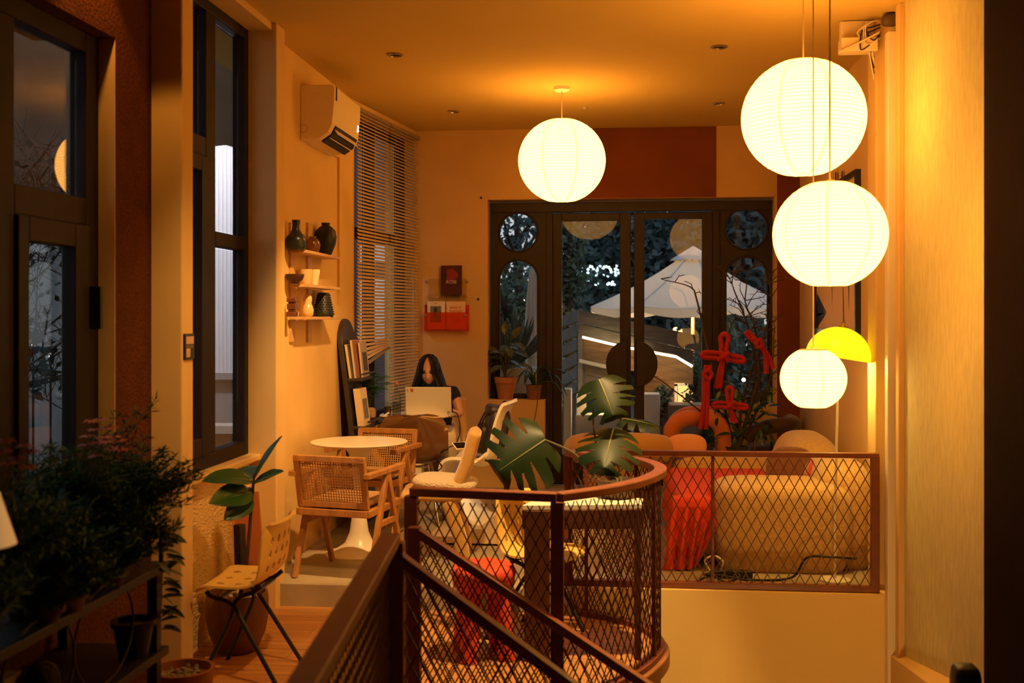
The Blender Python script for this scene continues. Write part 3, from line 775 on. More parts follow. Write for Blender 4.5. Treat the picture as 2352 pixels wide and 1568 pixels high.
# padded ochre chair with fleece cushion
t = thing('padded_chair', 'ochre padded chair with thick rounded legs and a fleecy seat cushion', 'chair', (-1.13, 6.72, PL), R(186))
OCH = mat('ochre_velour', (.62, .36, .10), .8, noise=(20, .12), bump=(300, .35, .002), sheen=.5)
def pad(path, w0, th, name, m=OCH, taper=None):
    b = MB(); rings = []; P = crom([Vector(p) for p in path], 6); n = 20; vs = []; fs = []
    for i, p in enumerate(P):
        a, c = P[max(0, i-1)], P[min(len(P)-1, i+1)]; tt = (c-a).normalized(); nn = Vector((-tt.z, 0, tt.x))
        f = i/(len(P)-1); k = min(1, (math.sin(math.pi*min(f, 1-f)*1.0)*3.2+.05))**.5 if True else 1
        ww = w0*(taper(f) if taper else 1)*(.82+.18*k); hh = th*k
        for q in range(n):
            A = 2*math.pi*q/n; cx, cy = math.cos(A), math.sin(A)
            sx = math.copysign(abs(cx)**.45, cx); sy = math.copysign(abs(cy)**.8, cy)
            vs.append(p+Vector((0, sx*ww/2, 0))+nn*sy*hh/2)
    for i in range(len(P)-1):
        for q in range(n): l = (q+1) % n; fs.append((i*n+q, i*n+l, (i+1)*n+l, (i+1)*n+q))
    fs.append(tuple(range(n-1, -1, -1))); fs.append(tuple((len(P)-1)*n+q for q in range(n)))
    return b.add(vs, fs).build(name, m, t, smooth=80, world=False)
pad([(-.22, 0, .80), (-.20, 0, .72), (-.16, 0, .58), (-.10, 0, .44), (-.075, 0, .37)], .38, .085, 'backrest')
pad([(-.15, 0, .405), (-.02, 0, .40), (.12, 0, .405), (.24, 0, .40)], .42, .075, 'seat')
pad([(-.05, -.16, .385), (-.08, -.16, .30), (-.13, -.16, .14), (-.15, -.16, .0)], .09, .085, 'leg'); pad([(-.05, .16, .385), (-.08, .16, .30), (-.13, .16, .14), (-.15, .16, .0)], .09, .085, 'leg')
pad([(.16, -.15, .385), (.18, -.15, .25), (.21, -.15, 0)], .07, .06, 'leg'); pad([(.16, .15, .385), (.18, .15, .25), (.21, .15, 0)], .07, .06, 'leg')
FLE = mat('cream_fleece', (.82, .68, .48), .95, bump=(90, 1.0, .02), sheen=.6)
c = tag(MB().blob((-1.10, 6.72, PL+.472), (.40, .40, .085), .6, M=Matrix.Rotation(R(4), 3, 'Y'), n=36, m=14, e2=.75).build('fleece_cushion', FLE, None, smooth=80), 'fleecy cream cushion lying on the ochre padded chair', 'cushion')
# red stool
t = thing('stool', 'red velvet tufted stool on four fat legs inside the railing', 'stool', (-.665, 5.20, FL), R(20))
b = MB(); n = 40; rings = []
vs = []; fs = []
for i in range(13):
    a = -math.pi/2+math.pi*i/12
    for k in range(n):
        A = 2*math.pi*k/n; rr_ = .155*(abs(math.cos(a))**.5)
        z = .40+.055*math.copysign(abs(math.sin(a))**.8, math.sin(a))
        if math.sin(a) > 0: z += -.018*abs(math.cos(A*4))**6*math.sin(a)*(rr_/.155)-.012*(1-min(1, rr_/.06))
        vs.append(Vector((math.cos(A)*rr_, math.sin(A)*rr_, z)))
for i in range(12):
    for k in range(n): l = (k+1) % n; fs.append((i*n+k, i*n+l, (i+1)*n+l, (i+1)*n+k))
REDV = mat('red_stool_velvet', (.66, .055, .008), .7, bump=(160, .25, .003), sheen=.1)
b.add(vs, fs).build('seat', REDV, t, smooth=80, world=False)
MB().lathe([(0,.33),(.14,.33),(.15,.345),(.15,.40),(0,.40)], (0,0,0), 32).build('seat_band', REDV, t, smooth=40, world=False)
for k in range(4):
    A = R(45+90*k); d = Vector((math.cos(A), math.sin(A), 0))
    MB().tube(crom([d*.09+Vector((0,0,.36)), d*.105+Vector((0,0,.22)), d*.135+Vector((0,0,.0))], 4), [.04]*4+[.043]*4+[.040], 16).build('leg', REDV, t, smooth=60, world=False)
# ================================================================ SOFA CORNER
BOU = mat('tan_boucle', (.68, .42, .155), .95, noise=(60, .22), bump=(130, .8, .006), sheen=.4)
s = thing('sofa', 'rounded tan boucle sofa behind the straight railing', 'sofa', (.85, 7.4, PL))
def sb(name, x0, x1, y0, y1, z0, z1, e=.35, e2=.45, m=BOU, M=None): return MB().blob(((x0+x1)/2, (y0+y1)/2, (z0+z1)/2), (x1-x0, y1-y0, z1-z0), e, M=M, n=44, m=20, e2=e2, flat=True).build(name, m, s, smooth=80)
sb('seat_base', .36, 1.42, 6.62, 8.42, PL, PL+.40, .2, .28)
sb('armrest', .54, 1.34, 6.45, 6.98, PL+.002, PL+.52, .32, .34)
sb('armrest', .36, 1.20, 8.02, 8.46, PL+.002, PL+.475, .35, .4)
sb('backrest', 1.16, 1.485, 6.56, 7.32, PL+.002, PL+.635, .45, .5)
sb('backrest', 1.06, 1.485, 7.22, 8.30, PL+.002, PL+.70, .6, .75)
c = tag(MB().blob((1.085, 7.20, PL+.51), (.32, .15, .30), .55, M=(Matrix.Rotation(R(-25), 3, 'Z') @ Matrix.Rotation(R(-22), 3, 'X')), n=30, m=16, e2=.75).build('cushion', mat('brown_velvet', (.14, .045, .018), .8, bump=(22, .5, .02), sheen=.5), None, smooth=80), 'dark brown crumpled velvet cushion on the sofa against its back', 'cushion')
c = tag(MB().blob((1.19, 7.02, PL+.49), (.10, .20, .22), .6, M=Matrix.Rotation(R(10), 3, 'Y'), n=26, m=14, e2=.8).build('cushion', mat('red_cushion', (.5, .04, .012), .8, sheen=.4), None, smooth=80), 'small red cushion tucked behind the brown cushion on the sofa', 'cushion')
c = tag(MB().blob((.47, 8.17, PL+.54), (.30, .13, .18), .55, M=Matrix.Rotation(R(8), 3, 'Z') @ Matrix.Rotation(R(-15), 3, 'X'), n=26, m=14, e2=.8).build('cushion', mat('peach_cushion', (.75, .34, .16), .8, sheen=.4), None, smooth=80), 'peach coloured cushion on the far arm of the sofa', 'cushion')
# red throw: lies on the seat, hangs over its left edge and over its near left corner
TM = mat('red_throw', (.75, .050, .006), .85, noise=(40, .2), bump=(90, .5, .004), sheen=.08)
b = MB(); P = []; nu, nv = 44, 60
for i in range(nu):
    f = i/(nu-1); row = []
    for j in range(nv):
        g = j/(nv-1); y = 6.585+1.33*g; L_ = 1.12*f
        fold = math.sin(g*34+2.2*math.sin(f*3))*.5+math.sin(g*71+1.3)*.25
        if L_ < .62: x = .99-L_; z = PL+.412+.004*fold*f
        elif L_ < .68: a = (L_-.62)/.06*math.pi/2; x = .37-.04*math.sin(a); z = PL+.412-.04*(1-math.cos(a))
        else:
            dr = (L_-.68)*(1.0-.35*g); x = .318-.036*fold*min(1, dr*5)-.05*dr; z = PL+.37-dr*(.94+.1*math.sin(g*5))
        row.append(Vector((x, y, max(z, PL+.012+.003*fold))))
    P.append(row)
b.sheet(P, .006); P = []
for i in range(50):      # fall over the near face
    f = i/49; row = []
    for j in range(56):
        g = j/55; x = .30+.33*g; L_ = .54*f
        fold = math.sin(g*30+1.5*math.sin(f*4))*.5+math.sin(g*57+.7)*.3
        if L_ < .08: y = 6.66-L_; z = PL+.416
        elif L_ < .13: a = (L_-.08)/.05*math.pi/2; y = 6.58-.035*math.sin(a); z = PL+.416-.035*(1-math.cos(a))
        else: dr = L_-.13; y = 6.530-.036*fold*min(1, dr*6)-.13*dr*(1-g*.8); z = PL+.381-dr*(1.0-.30*g*g); x -= .16*dr*(1-g)+.42*dr*g*g
        if x > .50: y = min(y, 6.62) if L_ < .08 else y
        row.append(Vector((x, y, max(z, PL+.010+.003*fold))))
    P.append(row)
b.sheet(P, .006)
tag(b.build('throw', TM, None, smooth=80), 'bright red throw spread over the sofa seat and hanging to the floor', 'blanket')
# tan round tub chair, orange tube chair, brown armchair near the doors
t = thing('tub_chair', 'tan rounded tub chair in front of the glazed doors', 'chair', (-.02, 8.25, PL))
TAN = mat('tan_upholstery', (.50, .27, .085), .85, bump=(200, .3, .002), sheen=.3)
MB().tube([( .33*math.cos(R(a)), .31*math.sin(R(a))-.02, .50+.06*math.sin(R(a))) for a in range(-200, 21, 10)] if False else [(.32*math.cos(R(a)), .30*math.sin(R(a)), .50-.055*math.sin(R(a))) for a in range(150, 391, 10)], [.075]+[.105]*23+[.075], 14).build('backrest', TAN, t, smooth=80, world=False)
MB().blob((0, .0, .32), (.56, .56, .22), .8, n=30, m=12, e2=.5).build('seat', TAN, t, smooth=80, world=False)
MB().lathe([(.20, 0), (.22, .02), (.24, .22), (0, .22)], (0, 0, 0), 30).build('base', TAN, t, smooth=50, world=False)
ORA = mat('orange_velour_tube', (.62, .16, .035), .8, bump=(200, .3, .002), sheen=.4)
t = thing('tube_chair', 'orange padded tube-frame chair beside the branch arrangement', 'chair', (.60, 9.05, PL), R(-6))
for dy in (-.2, .2):
    MB().tube(crom([(-.19, dy, .065), (-.19, dy, .50), (-.175, dy, .61), (-.09, dy, .675), (.03, dy, .685), (.13, dy, .685), (.20, dy, .62), (.22, dy, .50), (.22, dy, .065)], 6), .065, 14).build('arm_tube', ORA, t, smooth=70, world=False)
MB().blob((.015, 0, .34), (.36, .46, .16), .4, n=26, m=10, e2=.5).build('seat', ORA, t, smooth=80, world=False)
t = thing('armchair', 'dark brown low armchair with a chrome leg in the right corner', 'chair', (1.22, 9.18, PL))
DBR = mat('dark_brown_upholstery', (.075, .028, .014), .7, sheen=.3)
MB().tube(crom([(-.22, -.13, .52), (-.05, -.15, .60), (.10, -.15, .62), (.18, -.02, .62), (.18, .18, .62)], 6), .062, 14).build('backrest', DBR, t, smooth=70, world=False)
MB().blob((0, .04, .37), (.40, .40, .16), .4, n=26, m=10, e2=.5).build('seat', DBR, t, smooth=80, world=False)
for x, y in ((-.15, -.13), (.15, -.13), (-.15, .19), (.15, .19)): MB().tube([(x, y, 0), (x, y, .54 if y < 0 else .32)], .012, 8).build('leg', CHROME, t, smooth=50, world=False)
# floor rug behind the tables
RUGM = mat('beige_rug', (.52, .40, .27), .95, noise=(120, .25), bump=(150, .8, .006))
o = tag(MB().blob((-.78, 7.72, PL+.014), (1.05, 1.30, .028), .12, n=64, m=6, e2=.5).build('rug', RUGM, None, smooth=60), 'beige woven rug on the concrete behind the ochre chair', 'rug')
# ================================================================ FLOOR LAMP
t = thing('floor_lamp', 'floor lamp with a tilted glowing yellow dome beside the right wall', 'floor lamp', (1.20, 6.33, PL))
LC_ = px(1920, 818, 6.30); LC_.y = 6.33; LC_.x = 1.215
MB().lathe([(0,0),(.085,0),(.085,.012),(.02,.02),(0,.02)], (1.20, 6.33, PL), 28).build('base', WHITEM, t, smooth=40)
MB().tube(crom([(1.20, 6.33, PL+.02), (1.198, 6.33, -1.15), (1.206, 6.33, -.8), (1.212, 6.33, -.45), (LC_.x-.01, 6.33, LC_.z+.13)], 6), .0075, 8).build('pole', WHITEM, t, smooth=50)
DOME = mat('glowing_yellow_acrylic', (.85, .80, .04), .25, spec=.5, emit=((1, .92, .012), .78))
Md = Matrix.Translation(LC_) @ Matrix.Rotation(R(9), 4, 'Y')
prof = [(.180*math.cos(R(a)), .172*math.sin(R(a))) for a in range(0, 85, 5)]
prof2 = [(r_-.004 if r_ > .02 else r_, z_-.004) for r_, z_ in reversed(prof)]
MB().lathe(prof+[(.012, .172), (.012, .167)]+prof2+[prof[0]], (0,0,0), 44).xform(Md).build('shade', DOME, t, smooth=60)
MB().lathe([(.035, .170), (.034, .176), (.012, .180), (.010, .190), (.014, .196), (.008, .203), (0, .204)], (0,0,0), 20).xform(Md).build('finial', mat('brass', (.6, .4, .15), .3, metal=1), t, smooth=50)
MB().blob((0, 0, .07), (.06, .06, .08), 1, n=14, m=8).xform(Md).build('bulb', mat('lit_bulb', (1, .9, .6), .4, emit=((1, .62, .14), 30)), t, smooth=90)
lamp('dome_bulb', 'POINT', (LC_.x, LC_.y, LC_.z-.015), 23, color=(1, .62, .16), shadow_soft_size=.05)
# ================================================================ FRAMED DRAWING ON THE RIGHT WALL
pa = onX(1970, 388, XR-.02); y0, z1 = pa.y, pa.z; y1 = 8.62; z0 = -.12
t = thing('framed_picture', 'tall framed drawing with black thorn-like strokes on the right wall', 'picture', (XR, (y0+y1)/2, z0))
for a in ((y0, y0+.03, z0, z1), (y1-.03, y1, z0, z1), (y0+.03, y1-.03, z0, z0+.03), (y0+.03, y1-.03, z1-.03, z1)): MB().box(XR-.035, XR, *a).build('frame_bar', BLACK, t)
MB().box(XR-.012, XR-.001, y0+.03, y1-.03, z0+.03, z1-.03).build('paper', mat('drawing_paper', (.74, .50, .27), .8), t)
b = MB()
def spike(b, ya, za, yb, zb, w0, w1):
    X = XR-.0135; p, q = Vector((X, ya, za)), Vector((X, yb, zb)); d = (q-p).normalized(); n_ = Vector((0, -d.z, d.y))
    b.add([p-n_*w0, p+n_*w0, q+n_*w1, q-n_*w1], [(0,1,2,3)])
def yz(u, v): q = onX(u, v, XR-.0135); return q.y, q.z
for ua, va, ub, vb, w0, w1 in ((1920,395,1921,520,.020,.020),(1934,393,1935,520,.022,.010),(1911,650,1911,700,.012,.001),(1936,650,1938,760,.006,.022),(1949,648,1950,715,.014,.001),(1871,655,1878,760,.05,.03),(1876,700,1897,716,.09,.004),(1878,735,1897,719,.05,.003),(1868,720,1872,800,.02,.06),(1955,470,1955,640,.01,.014),(1900,560,1902,650,.012,.02)):
    spike(b, *yz(ua, va), *yz(ub, vb), w0, w1)
b.build('ink_strokes', mat('ink', (.012, .01, .009), .7), t)
# ================================================================ WALL SHELF WITH POTTERY
PINE = mat('pale_pine', (.66, .40, .16), .5, noise=(6, .22), stretch=(5, .8, 5))
XS = -2.03; SD = .125; sy0, sy1 = 6.44, 7.22
t = thing('wall_shelf', 'three-tier pale wood wall shelf holding pottery', 'shelf', (XS, 6.83, -.3))
SZ = (.405, .198, .0)
for z in SZ: MB().box(XS+.016, XS+SD, sy0, sy1, z-.018, z).build('shelf_board', PINE, t, bevel=.002)
for u in (668, 707):
    y = onX(u, 600, XS).y; za = onX(u, 785, XS).z; zb = onX(u, 512, XS).z
    MB().box(XS, XS+.016, y-.04, y+.04, za, zb).build('upright', PINE, t, bevel=.002)
STONE = mat('black_stoneware', (.018, .020, .016), .45, noise=(12, .3), bump=(40, .3, .002))
STONEG = mat('green_black_glaze', (.020, .028, .018), .3, noise=(8, .4))
BROWNG = mat('brown_glaze', (.16, .05, .018), .25, noise=(9, .4), coat=.4)
SAND = mat('sand_stoneware', (.72, .46, .20), .6, noise=(12, .15))
def pot(name, label, cat, u, zi, prof, m, off=.07, sx=1, wob=None, **k):
    y = onX(u, 600, XS+off).y
    o = MB().lathe(prof, (XS+off, y, SZ[zi]), 36, sx=sx, wob=wob).build(name, m, None, smooth=60); tag(o, label, cat, 'pottery on the wall shelf'); return o, y
t = thing('bottle_vase', 'dark long-necked bottle vase with ring handles on the top shelf', 'vase', (XS+.068, onX(680, 600, XS+.068).y, SZ[0]), group='pottery on the wall shelf')
MB().lathe([(0,0),(.052,0),(.060,.012),(.062,.055),(.057,.075),(.036,.098),(.025,.12),(.022,.150),(.025,.178),(.020,.178),(.018,.14),(0,.13)], t.location, 36).build('body', STONEG, t, smooth=60)
for s in (-1, 1): MB().tube([Vector(t.location)+Vector((.030*s+.012*math.cos(a)*s if False else .0, s*(.060+.010*math.cos(a)), .072+.010*math.sin(a))) for a in [k*math.pi/6 for k in range(12)]], .004, 6, closed=True).build('ring_handle', STONEG, t, smooth=60)
pot('small_jar', 'small glossy brown jar between two black vases on the top shelf', 'jar', 718, 0, [(0,0),(.030,0),(.042,.012),(.050,.045),(.048,.070),(.036,.090),(.024,.096),(.023,.106),(.018,.106),(.018,.09),(0,.08)], BROWNG, .062)
pot('round_vase', 'big matt black round vase with a short neck on the top shelf', 'vase', 748, 0, [(0,0),(.034,0),(.044,.02),(.066,.075),(.073,.12),(.064,.165),(.040,.190),(.027,.198),(.027,.212),(.031,.216),(.024,.216),(.021,.19),(0,.18)], STONE, .070)
pot('bowl', 'small dark bowl on the middle shelf', 'bowl', 677, 1, [(0,0),(.024,0),(.026,.008),(.046,.022),(.056,.045),(.057,.058),(.053,.058),(.048,.03),(.02,.014),(0,.012)], mat('dark_bowl_glaze', (.06, .025, .012), .3), .064)
pot('tumbler', 'sand coloured pottery tumbler right beside the dark bowl on the middle shelf', 'cup', 703, 1, [(0,0),(.030,0),(.036,.01),(.043,.08),(.045,.098),(.041,.098),(.036,.02),(0,.012)], SAND, .060)
pot('carved_cup', 'pale cup with a cut rim at the far end of the middle shelf', 'cup', 722, 1, [(0,0),(.022,0),(.026,.03),(.035,.075),(.037,.100),(.034,.100),(.028,.05),(0,.04)], mat('pale_stoneware', (.80, .60, .34), .55), .085)
t = thing('totem_figure', 'stacked brown block figure on the bottom shelf', 'figurine', (XS+.065, onX(671, 600, XS+.065).y, SZ[2]), group='pottery on the wall shelf')
for i, (w_, z0_, z1_) in enumerate(((.056,0,.030),(.042,.030,.042),(.052,.042,.078),(.040,.078,.086),(.054,.086,.112))):
    MB().box(t.location.x-w_/2, t.location.x+w_/2, t.location.y-w_/2, t.location.y+w_/2, SZ[2]+z0_, SZ[2]+z1_).build('block', BROWNG, t, bevel=.005)
pot('gourd_vase', 'pale gourd-shaped vase in the middle of the bottom shelf', 'vase', 707, 2, [(0,0),(.024,0),(.034,.012),(.038,.040),(.030,.068),(.022,.082),(.027,.102),(.027,.118),(.018,.134),(.008,.140),(0,.140)], mat('honey_glaze', (.78, .50, .20), .25, coat=.4), .066)
t = thing('textured_vase', 'black knobbly tapered vase at the end of the bottom shelf', 'vase', (XS+.070, onX(743, 600, XS+.07).y, SZ[2]), group='pottery on the wall shelf')
b = MB().lathe([(0,0),(.062,0),(.068,.008),(.064,.03),(.040,.150),(.036,.158),(.030,.158),(.028,.14),(0,.12)], t.location, 40); b.build('body', STONE, t, smooth=60)
b = MB()
for k in range(9):
    for q in range(20):
        z = .018+.0155*k; rr_ = .0655-.00021*0-(.0255/.12)*(z-.03); A = 2*math.pi*(q+.5*(k % 2))/20
        b.blob(Vector(t.location)+Vector((math.cos(A)*rr_, math.sin(A)*rr_, z)), (.011, .011, .010), 1, n=6, m=4)
b.build('knobs', STONE, t, smooth=90, kind='stuff')
# ================================================================ AIR CONDITIONER, TRUNKING, JUNCTION BOX, CEILING LIGHTS
t = thing('air_conditioner', 'cream split air conditioner high on the left wall', 'air conditioner', (XS, 7.05, 1.12))
ACW = mat('cream_plastic', (.80, .66, .44), .45)
ay0, ay1 = 6.72, 7.40
AP = [(0, 1.465), (.205, 1.465), (.222, 1.452), (.220, 1.36), (.206, 1.215), (.180, 1.165), (.120, 1.125), (0, 1.118)]
MB().prism([(XS+p[0], p[1]) for p in AP], 'y', ay0, ay1).build('body', ACW, t, bevel=.006)
MB().prism([(XS+.205, 1.217), (XS+.213, 1.215), (XS+.184, 1.155), (XS+.122, 1.113), (XS+.118, 1.122), (XS+.175, 1.166)], 'y', ay0+.07, ay1-.05).build('air_outlet', BLACK, t)
MB().bar((XS+.205, ay0+.08, 1.188), (XS+.205, ay1-.06, 1.188), .05, .005, up=(1, 0, .6)).build('louvre', ACW, t)
MB().bar((XS+.165, ay0+.08, 1.145), (XS+.165, ay1-.06, 1.145), .028, .005, up=(.6, 0, .9)).build('louvre', ACW, t)
MB().box(XS+.2205, XS+.2235, ay0+.03, ay0+.06, 1.37, 1.455).build('sticker', BLACK, t)
MB().box(XS+.214, XS+.219, ay1-.055, ay1-.035, 1.27, 1.315).build('display_light', mat('display', (.7,.8,1), .4, emit=((.75,.80,1), 1.4)), t)
MB().tube([(XS+.022+.025*math.cos(k*math.pi/10), ay0-.001, 1.19+.025*math.sin(k*math.pi/10)) for k in range(20)], .0018, 5, closed=True).build('knockout', mat('cream_dark', (.5,.36,.2)), t)
t = thing('cable_cover', 'slim cream cable cover running from the air conditioner down the wall', 'cable cover', (XS, 7.3, .3))
q0, q1, q2 = onX(697, 318, XS), onX(775, 360, XS), onX(775, 600, XS)
MB().bar((XS+.009, q0.y, q0.z), (XS+.009, q1.y, q1.z), .014, .018).build('cover_strip', CREAM, t); MB().bar((XS+.009, q1.y, q1.z+.009), (XS+.009, q2.y, q2.z-.3), .018, .014, up=(0,1,0)).build('cover_strip', CREAM, t)
for k, (u, v, lab) in enumerate(((907,125,'unlit recessed ceiling light nearest the air conditioner'),(1652,107,'unlit recessed ceiling light nearest the biggest lantern'),(1042,255,'unlit recessed ceiling light above the wall book rack'),(1650,237,'unlit recessed ceiling light above the right end of the brown band'))):
    p = zpt(u, v, CE); t = thing('ceiling_light', lab, 'ceiling light', p, group='unlit recessed ceiling lights')
    MB().lathe([(.050, 0), (.052, -.006), (.040, -.010), (.038, 0), (.038, .0), (.05, 0)], p, 28).build('trim_ring', mat('dull_chrome', (.45,.36,.25), .35, metal=.7), t, smooth=40)
    MB().lathe([(0, -.002), (.038, -.002)], p, 28).build('dark_lens', BLACK, t)
p = zpt(1343, 246, CE); t = thing('smoke_detector', 'tiny ceiling sensor in the middle of the ceiling', 'sensor', p)
MB().lathe([(.022, 0), (.022, -.01), (.012, -.018), (0, -.018)], p, 20).build('body', mat('sensor_plastic', (.5,.38,.2)), t, smooth=40)
p = px(1940, 75, 6.05)
t = thing('junction_box', 'cream wiring box with loose dark cables under the ceiling by the right wall', 'junction box', (1.385, 6.26, CE-.15))
MB().box(1.20, 1.385, 6.18, 6.22, CE-.11, CE-.004).build('box', ACW, t, bevel=.004)
MB().box(1.19, 1.385, 6.10, 6.20, CE-.19, CE-.115).build('flap', ACW, t, bevel=.004)
MB().bar((1.17, 6.08, CE-.205), (1.385, 6.08, CE-.10), .02, .008).build('cover_strip', ACW, t)
rr = random.Random(2)
for k in range(7):
    b = MB().tube(crom([(1.40, 6.12, CE-.03-.015*k), (1.34+rr.uniform(-.05,.02), 6.09, CE-.06-.02*k+rr.uniform(-.03,.03)), (1.30+rr.uniform(-.03,.05), 6.10, CE-.05+rr.uniform(-.05,.02)), (1.37, 6.13, CE-.16-.03*k)], 5), .004, 6)
    b.build('cable', BLACK if k % 3 else ACW, t, smooth=60)
MB().blob((1.435, 6.05, CE-.04), (.09, .07, .07), .7, n=14, m=8).build('taped_bundle', mat('dark_tape', (.10,.06,.03), .6), t, smooth=70)
# ================================================================ BLINDS (slats one by one)
SLAT = mat('aluminium_slat', (.62, .47, .28), .45, metal=.0)
def blind(label, s0, s1, z1, z0, tilt, skew):
    a, c = wall_pt((s0+s1)/2, z0, .03), None
    t = thing('venetian_blind', label, 'blind', a, group='venetian blinds at the corner window')
    wdt = (s1-s0); pitch = .027; n = int((z1-z0)/pitch)
    me = None
    ang = math.atan2(wd.y, wd.x)
    M0 = Matrix.Rotation(ang, 4, 'Z')
    for i in range(n):
        z = z1-.04-pitch*i
        if me is None:
            b = MB(); P = [[Vector((x, -.0125+.025*k/4, .0022*(1-((k-2)/2)**2))) for k in range(5)] for x in (-wdt/2, wdt/2)]
            b.sheet(P, .0006); o = b.build('slat', SLAT, t, world=False, smooth=50); me = o.data
        else:
            o = bpy.data.objects.new('slat', me); col.objects.link(o); o.parent = t; WM[o.name] = WM[t.name]
        dz = 0; sk = skew*max(0, (i-n*.93)/(n*.07)) if skew else 0
        o.matrix_local = Matrix.Translation((0, 0, z-z0+sk*0)) @ M0 @ Matrix.Rotation(-sk, 4, 'Y') @ Matrix.Rotation(tilt, 4, 'X')
    def wb(name, sa, sb, za, zb, o0, o1, m): b = MB(); wbox(b, sa, sb, za, zb, o0, o1); return b.build(name, m, t)
    wb('head_rail', s0, s1, z1-.03, z1, .012, .048, mat('blind_rail', (.30,.22,.13), .5))
    o = MB().box(-wdt/2, wdt/2, -.013, .013, -.010, .008).build('bottom_rail', mat('blind_rail', (.3,.22,.13)), t, world=False)
    o.matrix_local = Matrix.Translation((0, 0, z1-.04-pitch*n-z0-.01)) @ M0 @ Matrix.Rotation(-skew, 4, 'Y')
    for f in (.14, .5, .86):
        q = wall_pt(s0+wdt*f, 0, .044); MB().tube([(q.x, q.y, z1-.03), (q.x, q.y, z0)], .0012, 4).build('ladder_cord', SLAT, t)
    return t
blind('left venetian blind with its bottom rail hanging askew, dusk showing beneath it', .03, .715, 1.585, -.285, R(52), R(13))
blind('right venetian blind next to the room corner, lowered behind the bottle', .735, WLEN-.03, 1.585, -.82, R(48), 0)
# ================================================================ LEANING MAGAZINE RACK
DKRACK = mat('charcoal_rack', (.045, .034, .026), .45, noise=(7, .3))
t = thing('magazine_rack', 'tall dark round-topped magazine rack leaning on the left wall', 'rack', (-1.87, 7.45, PL))
def rk(y, z, off=0):      # rack plane leaning: z height above floor
    return Vector((-1.815-.19*(z/1.49)+off, y, PL+z))
ry0, ry1, rc, rw_ = 7.58, 8.0, 7.79, .21
outl = [(ry0, 0.02), (ry0, 1.27)]+[(rc-rw_*math.cos(math.pi*k/16), 1.27+.215*math.sin(math.pi*k/16)) for k in range(1, 16)]+[(ry1, 1.27), (ry1, 0.02)]
b = MB(); n = len(outl)
vs = [rk(*p) for p in outl]+[rk(p[0], p[1], -.035) for p in outl]
b.add(vs, [tuple(range(n)), tuple(range(2*n-1, n-1, -1))]+[(i, n+i, n+(i+1) % n, (i+1) % n) for i in range(n)]); b.build('board', DKRACK, t, bevel=.004)
for z in (1.06, .72):
    b = MB(); p0, p1 = rk(ry0, z), rk(ry1, z)
    b.box(p0.x-.002, p0.x+.105, ry0, ry1, PL+z-.02, PL+z); b.build('ledge', DKRACK, t, bevel=.003)
    b = MB(); b.bar((p0.x+.112, ry0, PL+z+.03), (p0.x+.112, ry1, PL+z+.03), .012, .012); b.build('lip', DKRACK, t)
def mag(label, cat, y0, y1, z, h, th, m, lean=.0, m2=None, off=.02):
    p = rk(y0, z); o = thing('magazine', label, cat, (p.x+off, (y0+y1)/2, PL+z), group='magazines on the leaning rack')
    k = -.19/1.49
    vs = []
    for dz in (0, h):
        for dx, y in ((0, y0), (th, y0), (th, y1), (0, y1)): vs.append(Vector((p.x+off+dx+(k+lean)*dz, y, PL+z+dz)))
    MB().add(vs, [(0,3,2,1),(4,5,6,7),(0,1,5,4),(1,2,6,5),(2,3,7,6),(3,0,4,7)]).build('pages', mat('paper_edge', (.70,.55,.36), .8), o)
    vs2 = [v+Vector((th*1.0+.002 if False else 0, 0, 0)) for v in vs]
    a, b_, c, d = vs[1], vs[2], vs[6], vs[5]; e = Vector((.002, 0, 0))
    MB().add([a, b_, c, d, a+e, b_+e, c+e, d+e], [(0,1,2,3),(7,6,5,4),(0,4,5,1),(1,5,6,2),(2,6,7,3),(3,7,4,0)]).build('cover', m, o)
    if m2:
        f0 = a.lerp(b_, .2).lerp(d.lerp(c, .2), .18); f1 = a.lerp(b_, .85).lerp(d.lerp(c, .85), .18); f2 = a.lerp(b_, .85).lerp(d.lerp(c, .85), .72); f3 = a.lerp(b_, .2).lerp(d.lerp(c, .2), .72)
        e = Vector((.0022, 0, 0)); g = Vector((.0032, 0, 0))
        MB().add([f0+e, f1+e, f2+e, f3+e, f0+g, f1+g, f2+g, f3+g], [(0,1,2,3),(7,6,5,4),(0,4,5,1),(1,5,6,2),(2,6,7,3),(3,7,4,0)]).build('cover_picture', m2, o)
    return o
DG = mat('dark_cover', (.06, .05, .045), .35); CRM = mat('cream_cover', (.74, .58, .38), .5); GRY = mat('photo_grey', (.16, .15, .14), .4)
mag('cream magazine with a grey photo on the lower ledge of the leaning rack', 'magazine', 7.60, 7.80, .72, .265, .045, CRM, .0, GRY, .03)
mag('dark magazine slumped on the upper ledge of the leaning rack', 'magazine', 7.60, 7.76, 1.06, .24, .018, DG, -.02, None, .012)
mag('brown magazine in the middle of the upper ledge of the leaning rack', 'magazine', 7.66, 7.86, 1.06, .27, .015, mat('brown_cover', (.30, .12, .05), .5), 0, None, .034)
mag('pale striped magazine at the front of the upper ledge', 'magazine', 7.76, 7.96, 1.06, .25, .012, mat('grey_cover', (.36, .30, .24), .5), .02, DG, .062)
